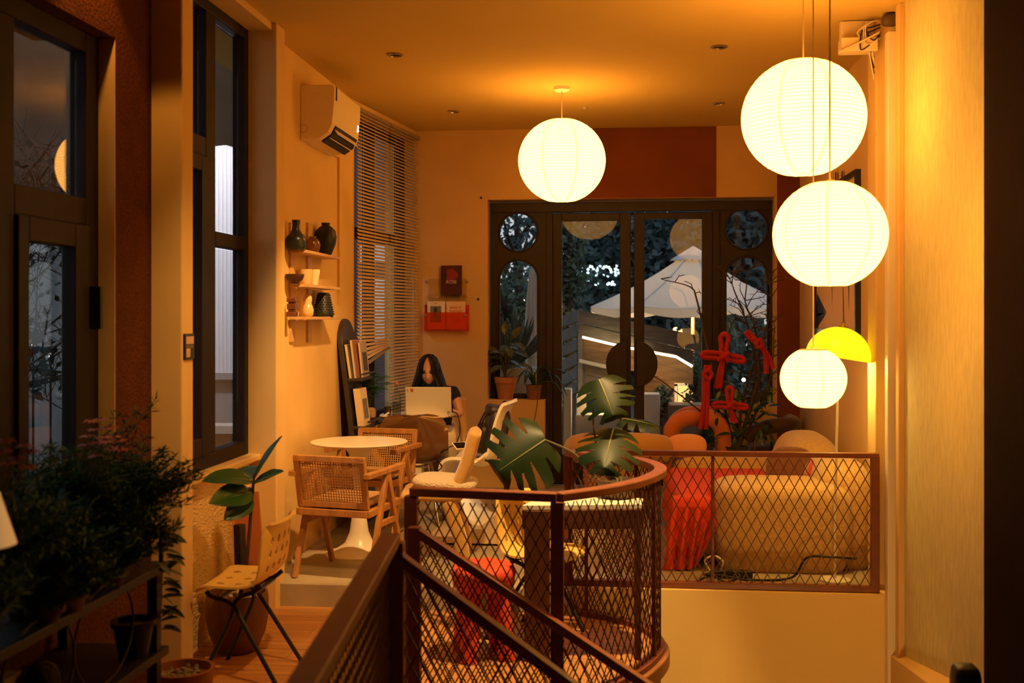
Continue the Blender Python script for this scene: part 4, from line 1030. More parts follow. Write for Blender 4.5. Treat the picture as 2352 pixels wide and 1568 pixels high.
# ================================================================ ACRYLIC BOOK HOLDERS ON THE BACK WALL
ACR = glass_mat('clear_acrylic', (.96, .95, .93))
def orange_acrylic():
    m = bpy.data.materials.new('orange_acrylic'); m.use_nodes = True; n = m.node_tree.nodes; L = m.node_tree.links
    n.remove(n['Principled BSDF']); tr = n.new('ShaderNodeBsdfTransparent'); tr.inputs[0].default_value = (.97, .36, .09, 1)
    df = n.new('ShaderNodeBsdfDiffuse'); df.inputs[0].default_value = (.80, .20, .03, 1); mx = n.new('ShaderNodeMixShader'); mx.inputs[0].default_value = .22
    L.new(tr.outputs[0], mx.inputs[1]); L.new(df.outputs[0], mx.inputs[2]); L.new(mx.outputs[0], n['Material Output'].inputs[0]); return m
OAC = orange_acrylic()
def wx(u): return onY(u, 700, YB).x
def wz(v): return onY(1028, v, YB).z
def wallbook(name, label, u0, u1, v0, v1, m, th=.018, y=YB-.022):
    t = thing(name, label, 'book', ((wx(u0)+wx(u1))/2, y, wz(v1)), group='books in the wall holders')
    MB().box(wx(u0)+.002, wx(u1)-.002, y-th+.002, y, wz(v1)+.002, wz(v0)-.002).build('pages', mat('paper_edge', (.70,.55,.36)), t)
    MB().box(wx(u0), wx(u1), y-th, y-th+.002, wz(v1), wz(v0)).build('cover', m, t); MB().box(wx(u0), wx(u1), y, y+.002, wz(v1), wz(v0)).build('cover', m, t)
    MB().box(wx(u0), wx(u0)+.002, y-th, y, wz(v1), wz(v0)).build('spine', m, t)
    return t, y-th
def wtext(s, u, v, sz, m, t, y): return text(s, sz, m, Matrix.Translation((wx(u), y-.001, wz(v))) @ Matrix.Rotation(R(90), 4, 'X'), t)
t = thing('book_holder', 'clear acrylic book holder high on the back wall', 'book holder', (wx(1026), YB, wz(685)), group='acrylic book holders on the back wall')
MB().box(wx(984), wx(1072), YB-.008, YB-.004, wz(700), wz(640)).build('back_plate', ACR, t); MB().box(wx(984), wx(1072), YB-.05, YB-.004, wz(684), wz(681)).build('ledge', ACR, t)
MB().box(wx(984), wx(1072), YB-.052, YB-.048, wz(684), wz(676)).build('lip', ACR, t)
for u in (980, 1072): MB().lathe([(0,0),(.014,0),(.014,.01),(0,.012)], (0,0,0), 16).xform(Matrix.Translation((wx(u), YB, wz(647))) @ Matrix.Rotation(R(90), 4, 'X')).build('fixing_stud', mat('dull_steel', (.3,.25,.2), .4, metal=.6), t, smooth=40)
BRED = mat('black_red_cover', (.022, .012, .010), .4, noise=(5, .9), c2=(.10, .012, .008))
t, y = wallbook('book', 'black and dark red book standing in the upper wall holder', 1015, 1062, 610, 680, BRED)
MB().prism([(wx(1038.5)+(.050+.012*math.cos(3*k*math.pi/20))*math.cos(k*math.pi/20), wz(632)+.055*math.sin(k*math.pi/20)) for k in range(40)], 'y', y-.0012, y).build('cover_picture', mat('cover_rose', (.22, .018, .012), .5), t)
PAL = mat('pale_ink', (.62, .50, .36), .6); DIK = mat('dark_ink', (.05, .03, .02), .6); RIK = mat('red_ink', (.50, .06, .02), .6)
wtext('ROSE', 1038.5, 648, .040, PAL, t, y); wtext('A NOVEL', 1038.5, 674, .012, PAL, t, y) if False else None
t = thing('book_holder', 'orange fronted acrylic book holder lower on the back wall', 'book holder', (wx(1026), YB, wz(758)), group='acrylic book holders on the back wall')
MB().box(wx(976), wx(1078), YB-.008, YB-.004, wz(758), wz(700)).build('back_plate', OAC, t); MB().box(wx(976), wx(1078), YB-.055, YB-.004, wz(760), wz(757)).build('ledge', OAC, t)
MB().box(wx(976), wx(1078), YB-.058, YB-.054, wz(758), wz(717)).build('front_panel', OAC, t)
for u in (980, 1071): MB().lathe([(0,0),(.010,0),(.010,.006),(0,.008)], (0,0,0), 16).xform(Matrix.Translation((wx(u), YB-.058, wz(724))) @ Matrix.Rotation(R(90), 4, 'X')).build('fixing_stud', mat('dull_steel', (.3,.25,.2), .4, metal=.6), t, smooth=40)
t, y = wallbook('book', 'cream book with a dark picture, left in the orange wall holder', 983, 1024, 692, 756, CRM)
MB().box(wx(990), wx(1015), y-.001, y, wz(740), wz(703)).build('cover_picture', GRY, t)
MB().box(wx(998), wx(1006), y-.0018, y-.001, wz(728), wz(706)).build('cover_figure', DIK, t)
wtext('THE', 1002, 697, .014, DIK, t, y); wtext('TABLE', 1002, 746, .012, DIK, t, y) if False else None
t, y = wallbook('book', 'pale book of pudding recipes, right in the orange wall holder', 1026, 1070, 692, 756, mat('peach_cover', (.74, .52, .32), .5))
wtext('Book of', 1048, 706, .030, RIK, t, y); wtext('Puddings', 1048, 714, .030, RIK, t, y)
for k in range(6): MB().tube([(wx(1040+k*4)+.012*math.cos(a*.6), y-.001, wz(730+((k*7) % 12))+.008*math.sin(a*.6)) for a in range(11)], .0012, 4).build('line_drawing', RIK, t)
# nail heads on the back wall
for u, v, lab in ((1105, 455, 'small dark nail in the back wall left of the lantern'), (1098, 687, 'small dark nail in the back wall right of the book holders')):
    tag(MB().lathe([(0,0),(.011,0),(.009,.008),(0,.009)], (0,0,0), 10).xform(Matrix.Translation((wx(u), YB, wz(v))) @ Matrix.Rotation(R(90), 4, 'X')).build('nail', BLACK, None, smooth=50), lab, 'nail')
# small framed sign on the column
t = thing('wall_sign', 'small dark framed sign on the side of the left column', 'sign', (-1.91, 4.62, -.19))
q0, q1 = onX(405, 824, -1.91), onX(432, 766, -1.91)
ya, yb, za, zb = 4.585, 4.690, -.19, -.075
MB().box(-1.911, -1.901, ya, yb, za, zb).build('frame', BLACK, t, bevel=.002)
MB().box(-1.902, -1.8995, ya+.012, yb-.012, zb-.045, zb-.012).build('upper_panel', mat('sign_cream', (.62,.40,.18), .6), t)
MB().box(-1.902, -1.8995, ya+.014, yb-.05, za+.012, za+.05).build('lower_panel', mat('sign_cream', (.62,.40,.18)), t)
for k in range(5): MB().box(-1.902, -1.8995, ya+.014+.016*k, ya+.022+.016*k, za+.052, za+.066).build('key', mat('sign_key', (.25,.18,.10)), t)
# terracotta board and dark post under the window
b = MB(); p0, p1, p2, p3 = px(548, 1395, 5.70), px(612, 1395, 5.70), px(592, 1130, 5.78), px(536, 1130, 5.78)
e = Vector((.0, .02, 0))
tag(b.add([p0, p1, p2, p3, p0+e, p1+e, p2+e, p3+e], [(0,1,2,3),(7,6,5,4),(0,4,5,1),(1,5,6,2),(2,6,7,3),(3,7,4,0)]).build('leaning_board', mat('orange_board', (.50, .15, .04), .7), None), 'orange painted board leaning behind the fiddle-leaf plant', 'board')
tag(MB().bar((-1.945, 5.43, FL), (-1.965, 5.44, -1.07), .045, .045).build('support_post', mat('black_post', (.02, .015, .012), .6), None, bevel=.004), 'dark square post standing behind the fiddle-leaf plant', 'post')
# dark handrail end at the bottom right
t = thing('rail_end', 'black rounded rail end low beside the dark right wall', 'handrail', (1.33, 3.7, -1.3))
q = px(2218, 1545, 4.05)
MB().blob((q.x, q.y, q.z-.18), (.10, .10, .42), .35, n=20, m=12, e2=.3).build('cap', BLACK, t, smooth=70)
MB().box(q.x-.03, q.x+.03, q.y-.03, q.y+.03, -2.9, q.z-.35).build('post', BLACK, t)
# ================================================================ PLANTS
def clay_pot(b_, c, h, r0, r1, rim=.0):
    pr = [(0,0),(r0*.96,0),(r0,.006),(r1*.97,h-rim*1.0-.001)]
    if rim: pr += [(r1+.006,h-rim),(r1+.008,h)]
    else: pr += [(r1,h)]
    pr += [(r1-.008,h),(r1-.012,h-.02),(0,h-.025)]
    return b_.lathe(pr, c, 36)
SOIL = mat('soil', (.05, .035, .02), .95, noise=(60, .5), bump=(80, 1, .01))
PEB = mat('pale_pebbles', (.42, .36, .25), .7, noise=(20, .4))
def pebbles(c, r, n, seed, m, t, s=.016):
    rr = random.Random(seed); b = MB()
    for k in range(n):
        a = rr.uniform(0, 2*math.pi); q = r*math.sqrt(rr.random()); u = rr.uniform(.6, 1.3)*s
        b.blob((c[0]+q*math.cos(a), c[1]+q*math.sin(a), c[2]+rr.uniform(0, s*.6)), (u*1.3, u, u*.8), 1, M=Matrix.Rotation(rr.uniform(0, 3), 3, 'Z'), n=7, m=5)
    return b.build('pebbles', m, t, smooth=90, kind='stuff')
def leaf_blade(b, base, d, up, L_, W, bend=.3, fold=.15, nu=9, nv=5, tip=.9, wav=0):
    """one leaf as a bent grid, base point, direction, up normal, length, width"""
    d = Vector(d).normalized(); up = Vector(up); sd = d.cross(up)
    if sd.length < 1e-3: sd = d.cross(Vector((1,0,0)))
    sd.normalize(); up = sd.cross(d).normalized()
    P = []; pos = Vector(base); ang = 0
    for i in range(nu):
        f = i/(nu-1); a = -bend*f
        if i: pos = pos+(d*math.cos(a)+up*math.sin(a))*(L_/(nu-1))
        nrm = up*math.cos(a)-d*math.sin(a)
        w_ = W/2*(math.sin(math.pi*min(1, f**tip))**.75)+.0006
        P.append([pos+sd*(w_*(-1+2*j/(nv-1)))+nrm*(fold*w_*abs(-1+2*j/(nv-1))+(wav*W*math.sin(f*14+j*2.0)*abs(-1+2*j/(nv-1)) if wav else 0)) for j in range(nv)])
    b.sheet(P, .0012); return pos
# fiddle-leaf plant in the big pot
fp = (-1.875, 5.16)
t = thing('fiddle_leaf_fig', 'young fiddle-leaf fig with few big leaves in a brown pot behind the yellow chair', 'potted plant', (fp[0], fp[1], FL))
MB().lathe([(0,0),(.085,0),(.10,.01),(.135,.09),(.152,.18),(.150,.255),(.146,.285),(.136,.285),(.136,.25),(0,.245)], (*fp, FL), 44).build('pot', mat('brown_clay', (.20, .085, .035), .6, noise=(7, .35), bump=(30, .2, .003)), t, smooth=50)
MB().lathe([(0,0),(.125,0),(.13,.012),(.12,.014),(0,.006)], (*fp, FL), 40).build('saucer', mat('brown_clay', (.2,.085,.035)), t, smooth=50) if False else None
pebbles((*fp, FL+.25), .12, 60, 4, PEB, t, .02)
st0 = Vector((fp[0]+.01, fp[1], FL+.24)); stt = px(578, 1150, 5.20)
stem = crom([st0, px(566, 1290, 5.2), px(572, 1230, 5.2), px(577, 1170, 5.2), px(582, 1110, 5.2), px(584, 1088, 5.2)], 5)
MB().tube(stem, [.011-.005*i/(len(stem)-1) for i in range(len(stem))], 8).build('stem', BARK, t, smooth=60)
LF = mat('fiddle_leaf', (.024, .075, .014), .32, noise=(6, .3), spec=.5)
LV = mat('leaf_vein', (.16, .17, .05), .5)
def fiddle(u0, v0, u1, v1, d0, d1, W, up, bend=.35, fold=.2):
    p0, p1 = px(u0, v0, d0), px(u1, v1, d1); d = (p1-p0)
    b = MB(); leaf_blade(b, p0, d.normalized()+Vector(up)*bend*.35, up, d.length*1.06, W, bend, fold, 12, 9, .8, .012)
    o = b.build('leaf', LF, t, smooth=80)
    b = MB(); P = []; dd = (d.normalized()+Vector(up)*bend*.35).normalized(); sd = dd.cross(Vector(up)).normalized(); uu = sd.cross(dd)
    pos = p0.copy()
    for i in range(9):
        a = -bend*i/8
        if i: pos = pos+(dd*math.cos(a)+uu*math.sin(a))*(d.length/8)
        P.append(pos+(uu*math.cos(a)-dd*math.sin(a))*.0008)
    b.tube(P, [.0026*(1-.8*i/8) for i in range(9)], 5).build('midrib', LV, o)
fiddle(582, 1105, 474, 1092, 5.2, 5.05, .125, (.2, -.45, .85), .55)
fiddle(584, 1100, 642, 1005, 5.2, 5.18, .085, (-.85, -.4, .1), .1, .25)
fiddle(583, 1108, 647, 1082, 5.2, 5.15, .095, (-.2, -.4, .9), .1)
fiddle(583, 1098, 540, 1078, 5.22, 5.36, .13, (.1, -.5, .8), .2)
fiddle(580, 1130, 490, 1148, 5.2, 5.0, .13, (.1, -.9, .45), .3)
fiddle(578, 1140, 520, 1190, 5.2, 5.06, .11, (.4, -.8, .3), .2)
fiddle(579, 1140, 540, 1125, 5.22, 5.32, .09, (.0, -.4, .9), .4)
# monstera: tall planter inside the curved railing
mp_ = px(1418, 1150, 5.37); mp_.z = -.892
t = thing('monstera', 'monstera with four large split leaves in a low bowl on the console table', 'potted plant', mp_)
MB().lathe([(0,0),(.07,0),(.08,.01),(.098,.07),(.100,.09),(.092,.09),(.085,.07),(0,.07)], mp_, 36).build('planter', mat('dark_planter', (.09, .05, .025), .6, bump=(60,.5,.004)), t, smooth=50)
o = MB().lathe([(0,.002),(.084,.0)], mp_+Vector((0,0,.072)), 30).build('soil', SOIL, t)
MIDM = mat('monstera_midrib', (.16, .17, .05), .45)
def monstera_leaf(base, tip, normal, W, src, seed, droop=.2, th=0):
    """base = petiole joint, tip = leaf tip; leaf plane normal given; deep splits on both sides"""
    base, tip = Vector(base), Vector(tip); ax = tip-base; L_ = ax.length; ax.normalize()
    nr = Vector(normal); sd = ax.cross(nr).normalized(); nr = sd.cross(ax).normalized()
    rr = random.Random(seed); b = MB()
    def outline(t_):     # half width at fraction t along the leaf (0 = top behind base)
        return W/2*(math.sin(math.pi*min(1, (t_*.93+.07)**.80))**.62)
    for side in (-1, 1):
        nl = 5; cuts = [i/nl+rr.uniform(-.035, .035) for i in range(1, nl)]
        nu, nv = 121, 13; P = []; keep = {}
        for i in range(nu):
            tt = i/(nu-1); row = []
            # base lobe sweeps backwards of the joint, others sweep towards tip
            for j in range(nv):
                s = j/(nv-1)
                w_ = outline(tt)*s*side
                along = L_*(tt*1.0)+L_*(.16*s-.30*s*(1-tt)**2.5)
                if tt > .9: along = min(along, L_*1.02)
                z = -.16*W*s*s-droop*L_*tt*tt+.012*W*math.sin(tt*7+seed+side)*s
                row.append(base+ax*along+sd*w_+nr*z)
            P.append(row)
        def mask(i, j):
            tt = (i+.5)/(nu-1); s = (j+.5)/(nv-1)
            for k, c in enumerate(cuts):
                g = .006+.075*max(0, s-.28)*(1.2 if k % 2 else .8)
                if c > .14 and abs(tt-c) < g and s > (.28 if k % 2 else .40) : return False
            return True
        b.sheet(P, .0014, mask)
    o = b.build('leaf', LEAFM, t, smooth=80)
    MB().tube([base+ax*(L_*f)+nr*(-droop*L_*f*f+.002) for f in (0, .2, .4, .6, .8, .98)], [.005, .0045, .004, .003, .002, .001], 6).build('midrib', MIDM, o, smooth=60)
    MB().tube(crom([Vector(p) for p in src]+[base], 6), .0055, 7).build('petiole', STEMG, t, smooth=60)
mt_ = mp_+Vector((0, 0, .07))
monstera_leaf(px(1252, 1010, 5.55), px(1148, 1078, 5.45), (.25, -.9, .35), .42, [mt_, px(1365, 1095, 5.5), px(1320, 1042, 5.55)], 1, .08)
monstera_leaf(px(1376, 872, 5.62), px(1408, 948, 5.50), (.05, -.95, .30), .31, [mt_+Vector((.02,0,0)), px(1385, 1080, 5.55), px(1362, 960, 5.64)], 2, .10)
monstera_leaf(px(1408, 985, 5.62), px(1388, 1062, 5.42), (.05, -.62, .78), .34, [mt_+Vector((0,.02,0)), px(1412, 1070, 5.55), px(1414, 1015, 5.58)], 3, .12)
monstera_leaf(px(1430, 962, 5.85), px(1512, 972, 5.80), (-.05, -.35, .93), .15, [mt_+Vector((.02,.02,0)), px(1424, 1060, 5.65), px(1426, 990, 5.80)], 4, .10)
# plants on the parapet left of the doors
def sill_pt(u, v): q = onY(u, v, YB+.075); return q
q = sill_pt(1161, 917); pz = ZPAR
t = thing('calathea', 'striped-leaf calathea in a terracotta pot on the ledge left of the doors', 'potted plant', (q.x, q.y, pz))
clay_pot(MB(), (q.x, q.y, pz), .195, .066, .092, .05).build('pot', TPOT, t, smooth=40)
pebbles((q.x, q.y, pz+.172), .075, 40, 8, mat('orange_pebbles', (.42, .22, .10), .8), t, .015)
CAL = mat('calathea_leaf', (.045, .07, .026), .4, noise=(4, .2)); CALS = mat('calathea_stripe', (.22, .24, .10), .5)
rr = random.Random(12)
for k in range(26):
    a = rr.uniform(0, 2*math.pi); hh = rr.uniform(.10, .33); q2 = Vector((q.x, q.y, pz+.17)); out = rr.uniform(.03, .14)
    if k < 2: a, hh, out = (R(95), .40, .02) if k == 0 else (R(40), .36, .06)
    if math.sin(a)*out > .06: out = .06
    top = q2+Vector((math.cos(a)*out, math.sin(a)*out, hh))
    MB().tube(crom([q2, q2+Vector((math.cos(a)*out*.4, math.sin(a)*out*.4, hh*.6)), top], 4), .0025, 5).build('stalk', STEMG, t)
    d = Vector((math.cos(a), math.sin(a)*.4-.1, .9 if k < 2 else rr.uniform(-.5, .5))); L_ = rr.uniform(.11, .16); W = L_*.55
    if k == 5: d = Vector((-1, -.3, .1)); L_ = .17
    b = MB(); up = Vector((-.1, -.8, .6)) if k < 2 else Vector((0, -.45, 1)); leaf_blade(b, top, d, up, L_, W, .5 if k > 1 else .1, .25, 8, 5)
    o = b.build('leaf', CAL, t, smooth=80)
    dn = d.normalized(); sd = dn.cross(up).normalized(); uu = sd.cross(dn); b = MB()
    for i in range(2, 7):
        f = i/8; c = top+dn*(L_*f)+uu*(.002-(.5 if k > 1 else .1)*L_*f*f*.5); w_ = W*.40*math.sin(math.pi*f**.9)
        for s_ in (-1, 1): b.bar(c, c+sd*s_*w_+dn*.012+uu*(.25*w_+.001), .004, .0012, up=uu)
    b.build('stripes', CALS, o, kind='stuff')
q = sill_pt(1226, 917)
t = thing('spider_plant', 'small terracotta pot with arching strap leaves beside the calathea', 'potted plant', (q.x, q.y, pz))
clay_pot(MB(), (q.x, q.y, pz), .130, .058, .074, .0).build('pot', mat('dark_terracotta', (.26, .095, .04), .75, noise=(9, .25)), t, smooth=40)
rr = random.Random(21)
for k, (a, L_, h) in enumerate(((170, .20, .10), (15, .42, .14), (60, .24, .16), (120, .18, .16), (200, .16, .13), (330, .32, .04), (280, .18, .12), (355, .30, .10), (240, .15, .10), (30, .2, .17))):
    A = R(a); b0 = Vector((q.x, q.y, pz+.115)); dx = Vector((math.cos(A), math.sin(A)*.35-.06, 0))
    pts = crom([b0, b0+dx*L_*.3+Vector((0,0,h)), b0+dx*L_*.7+Vector((0,0,h*.9)), b0+dx*L_+Vector((0,0,h*.1-.1*(L_ > .25)))], 5)
    b = MB(); m_ = len(pts)
    P = []
    for i, p in enumerate(pts):
        t2 = (pts[min(i+1, m_-1)]-pts[max(i-1, 0)]).normalized(); sd = t2.cross(Vector((0, -.3, 1))).normalized(); w_ = .011*math.sin(math.pi*min(1, .12+.88*i/(m_-1)))**.6+.0006
        P.append([p-sd*w_, p-Vector((0,0,.003)), p+sd*w_])
    b.sheet(P, .001); b.build('leaf', LEAF, t, smooth=80)
b0 = Vector((q.x+.02, q.y-.07, pz+.10))
MB().tube(crom([b0, b0+Vector((.03, -.07, .02)), b0+Vector((.02, -.09, -.15)), b0+Vector((-.01, -.09, -.30)), b0+Vector((-.03, -.085, -.38))], 5), .004, 6).build('trailing_stem', STEMG, t)
# small palm on the window ledge beside the rack
q = px(848, 955, 8.12)
t = thing('parlour_palm', 'small feathery palm in a paper-wrapped pot below the raised blind', 'potted plant', (q.x, q.y, q.z-.02))
MB().blob((q.x, q.y, q.z+.02), (.10, .09, .09), .6, n=14, m=8).build('paper_wrap', mat('kraft_wrap', (.38, .22, .09), .7, bump=(30, 1, .02)), t, smooth=25)
rr = random.Random(4); b = MB()
for k in range(16):
    a = rr.uniform(0, 2*math.pi); L_ = rr.uniform(.18, .31); top = Vector((math.cos(a)*.10, math.sin(a)*.05-.01, L_))
    pts = crom([Vector((q.x, q.y, q.z+.05)), Vector((q.x, q.y, q.z+.05))+top*.6+Vector((0,0,.03)), Vector((q.x, q.y, q.z+.05))+top+Vector((math.cos(a)*.05, 0, -.03))], 6)
    b.tube(pts, .0014, 4)
    for i in range(4, len(pts)):
        for s_ in (-1, 1):
            d = Vector((math.cos(a)*.4-math.sin(a)*s_*.8, -.2, -.15)).normalized(); b.bar(pts[i], pts[i]+d*.055, .006, .001, up=(0, -.5, 1), w2=.001)
b.build('fronds', LEAF, t, kind='stuff')
MB().box(q.x-.12, q.x+.16, q.y-.07, q.y+.10, q.z-.045, q.z-.025).build('stand_top', DKRACK, t, bevel=.003)
for dx, dy in ((-.10, -.05), (.14, -.05), (-.10, .08), (.14, .08)): MB().box(q.x+dx-.012, q.x+dx+.012, q.y+dy-.012, q.y+dy+.012, PL, q.z-.045).build('stand_leg', DKRACK, t)
# branch arrangement with red knots
bp_ = Vector((.90, 8.80, PL))
t = thing('branch_arrangement', 'tall bare branches with a few dark leaves in a floor vase by the right door', 'branches', bp_)
MB().lathe([(0,0),(.11,0),(.13,.03),(.145,.20),(.12,.36),(.085,.44),(.095,.47),(.082,.47),(.075,.44),(0,.43)], bp_, 36).build('vase', mat('dark_vase', (.05,.035,.025), .5), t, smooth=50)
rr = random.Random(31)
BD = lambda u, v, dd=0: px(u, v, 8.86+dd)
root = bp_+Vector((0, 0, .42))
def branch(pts, r0, r1, m=BARK):
    P = crom([Vector(p) for p in pts], 4); n = len(P)
    P = [p+Vector((rr.uniform(-1,1), rr.uniform(-1,1), rr.uniform(-1,1)))*.005*(0 < i < n-1) for i, p in enumerate(P)]
    MB().tube(P, [r0+(r1-r0)*i/(n-1) for i in range(n)], 6).build('branch', m, t, smooth=60)
    return P
def twigs(P, n, L_, t_=None):
    b = MB()
    for k in range(n):
        i = rr.randrange(len(P)//4, len(P)); p = P[i]
        d = Vector((rr.uniform(-1, 1), rr.uniform(-.35, .25), rr.uniform(-.1, 1))).normalized(); l = L_*rr.uniform(.4, 1.1)
        q1 = p+d*l*.5+Vector((rr.uniform(-.02,.02), 0, rr.uniform(-.01,.02))); q2 = p+d*l
        b.tube([p, q1, q2], [.0046, .0036, .0020], 5)
        for s in range(2):
            e = q1.lerp(q2, rr.random()); b.tube([e, e+Vector((rr.uniform(-.05,.05), rr.uniform(-.02,.02), rr.uniform(.0,.05)))], [.0030, .0016], 4)
    b.build('twigs', BARK, t, kind='stuff')
for pts, r0, r1, nt_, tl in (
    ([root, BD(1690,960), BD(1640,860), BD(1600,690), BD(1585,660), BD(1518,640)], .014, .003, 5, .10),
    ([root, BD(1715,960), BD(1735,850), BD(1720,760), BD(1700,700), BD(1676,640)], .016, .004, 14, .20),
    ([root, BD(1720,950), BD(1745,860), BD(1735,760), BD(1712,690), BD(1722,620)], .015, .003, 14, .18),
    ([root, BD(1700,960,-.1), BD(1720,870,-.1), BD(1752,780,-.1), BD(1772,700,-.1), BD(1765,640,-.1)], .014, .003, 16, .17),
    ([root, BD(1730,960,-.1), BD(1760,900,-.15), BD(1776,820,-.15), BD(1778,740,-.15)], .013, .003, 12, .14),
    ([root, BD(1670,960,-.1), BD(1655,880,-.1), BD(1670,780,-.1), BD(1690,720,-.1)], .012, .003, 12, .14),
    ([root, BD(1660,975,-.1), BD(1610,945,-.15), BD(1560,905,-.15), BD(1510,868,-.15), BD(1503,866,-.15)], .009, .003, 2, .06),
    ([root, BD(1710,980,-.15), BD(1728,920,-.2), BD(1744,860,-.2), BD(1735,800,-.2)], .018, .005, 10, .14)):
    P = branch(pts, r0, r1); twigs(P, int(nt_*1.6), tl)
b = MB()
for k in range(110):
    c = BD(rr.uniform(1640, 1770), rr.uniform(870, 1015), rr.uniform(-.25, .1))
    leaf_blade(b, c, (rr.uniform(-1,1), rr.uniform(-.5,.2), rr.uniform(-.9,.5)), (0, -.5, 1), rr.uniform(.07, .14), .035, .4, .2, 6, 3)
b.build('leaves', LEAF, t, smooth=80, kind='stuff')
b = MB()      # mossy tuft at the foot
c0 = BD(1620, 1010, -.2)
for k in range(420):
    d = Vector((rr.gauss(0,1), rr.gauss(0,1), rr.gauss(0,1)+.3)).normalized(); b.bar(c0+d*.02, c0+d*rr.uniform(.06, .115), .0035, .0015, w2=.001)
o = tag(b.build('juniper_tuft', LEAF, None), 'dark needle-leaved tuft at the foot of the bare branches', 'plant'); 
t2 = o; MB().lathe([(0,0),(.05,0),(.065,c0.z-PL-.02),(0,c0.z-PL-.02)], (c0.x, c0.y, PL), 20).build('pot', mat('dark_vase', (.05,.035,.025)), o, smooth=40)
def loopy(path, r, name, parent, closed=False): return MB().tube(crom(path, 5), r, 9, closed=closed).build(name, RED, parent, smooth=80)
def knot(label, u, v, s, dd=-.32, rot=0, tails=((-.1, 1.0), (.05, .9))):
    c = px(u, v, 8.86+dd); t = thing('hanging_knot', label, 'decoration', c, group='red velvet knots on the branches')
    ex, ez = Vector((math.cos(rot), 0, math.sin(rot)))*s, Vector((-math.sin(rot), 0, math.cos(rot)))*s; ey = Vector((0, s, 0))
    q = lambda x, z, y=0: c+ex*x+ez*z+ey*y
    r = .125*s
    loopy([q(-.12, .1, -.05), q(-.14, .6), q(-.2, .95), q(0, 1.15), q(.2, .95), q(.14, .6), q(.1, .1, -.05)], r, 'loop', t)
    loopy([q(-.1, .12, .05), q(-.6, .16), q(-1.0, .1), q(-1.02, -.1), q(-.6, -.12), q(-.1, -.1, .05)], r, 'loop', t)
    loopy([q(.1, .12, .05), q(.6, .06), q(1.0, -.02), q(1.02, -.2), q(.6, -.2), q(.1, -.1, .05)], r, 'loop', t)
    loopy([q(-.25, .2, -.14), q(.0, .05, -.2), q(.25, -.2, -.14)], r*1.1, 'knot_core', t); loopy([q(.25, .2, -.12), q(.0, .0, -.24), q(-.25, -.2, -.12)], r*1.1, 'knot_core', t)
    for x, l in tails: loopy([q(0, -.1), q(x*.6, -.1-l*.5), q(x*1.2, -.1-l)], r*1.05, 'tail', t)
knot('red velvet knot shaped like a cross, largest and highest on the bare branches', 1661, 818, .155, -.30, R(-4), ((-.2, 1.55), (-.05, 1.5)))
knot('bright red velvet knot with two short tails, lower centre of the bare branches', 1676, 930, .125, -.36, R(0), ((.18, .95), (.35, 1.0)))
c = px(1624, 860, 8.5)
t = thing('hanging_knot', 'long narrow red velvet knot hanging left of the cross-shaped one', 'decoration', c, group='red velvet knots on the branches')
for k, dx in enumerate((-.012, .014)):
    loopy([px(1626+dx*300, 838, 8.5), px(1622+dx*300, 870, 8.5), px(1620+dx*300, 930, 8.5), px(1614+dx*500, 985, 8.5)], .019, 'tail', t)
loopy([px(1616, 858, 8.47), px(1626, 850, 8.46), px(1634, 860, 8.47), px(1626, 872, 8.46)], .018, 'knot_core', t, True)
c = px(1740, 795, 8.5)
t = thing('hanging_knot', 'red velvet knot slanting down against the right arched window', 'decoration', c, group='red velvet knots on the branches')
loopy([px(1712, 762, 8.5), px(1730, 782, 8.5), px(1752, 800, 8.5), px(1766, 820, 8.5), px(1776, 846, 8.5)], .020, 'tail', t)
loopy([px(1716, 760, 8.52), px(1740, 785, 8.48), px(1758, 812, 8.5), px(1760, 858, 8.5)], .020, 'tail', t)
loopy([px(1736, 784, 8.45), px(1746, 780, 8.45), px(1750, 794, 8.45), px(1740, 798, 8.45)], .016, 'knot_core', t, True)
# ---------------------------------------------------------------- dark plant shelf in the left foreground
sx1, sy1_ = -1.635, 3.80
t = thing('plant_stand', 'black two-tier plant stand in the left foreground', 'plant stand', (-1.83, 3.0, FL))
STD = mat('black_stand', (.022, .016, .011), .5, noise=(9, .3))
for z in (-.885, -1.19):
    MB().box(-2.03, sx1, 1.9, sy1_, z-.03, z).build('shelf_board', STD, t, bevel=.003)
for x in (-2.0, sx1-.03):
    for y in (1.95, sy1_-.06): MB().box(x-.018, x+.018, y-.018, y+.018, FL, -.915).build('leg', STD, t)
for k, y in enumerate((2.5, 2.95, 3.35)):
    MB().tube([(sx1-.02, y+.2*math.cos(a*math.pi/12), -1.02+.16*math.sin(a*math.pi/12)) for a in range(25)], .004, 6).build('wire_hoop', STD, t)
GRN = mat('fern_green', (.026, .125, .018), .6, noise=(10, .4)); PINK = mat('dusty_pink_petals', (.72, .30, .24), .7)
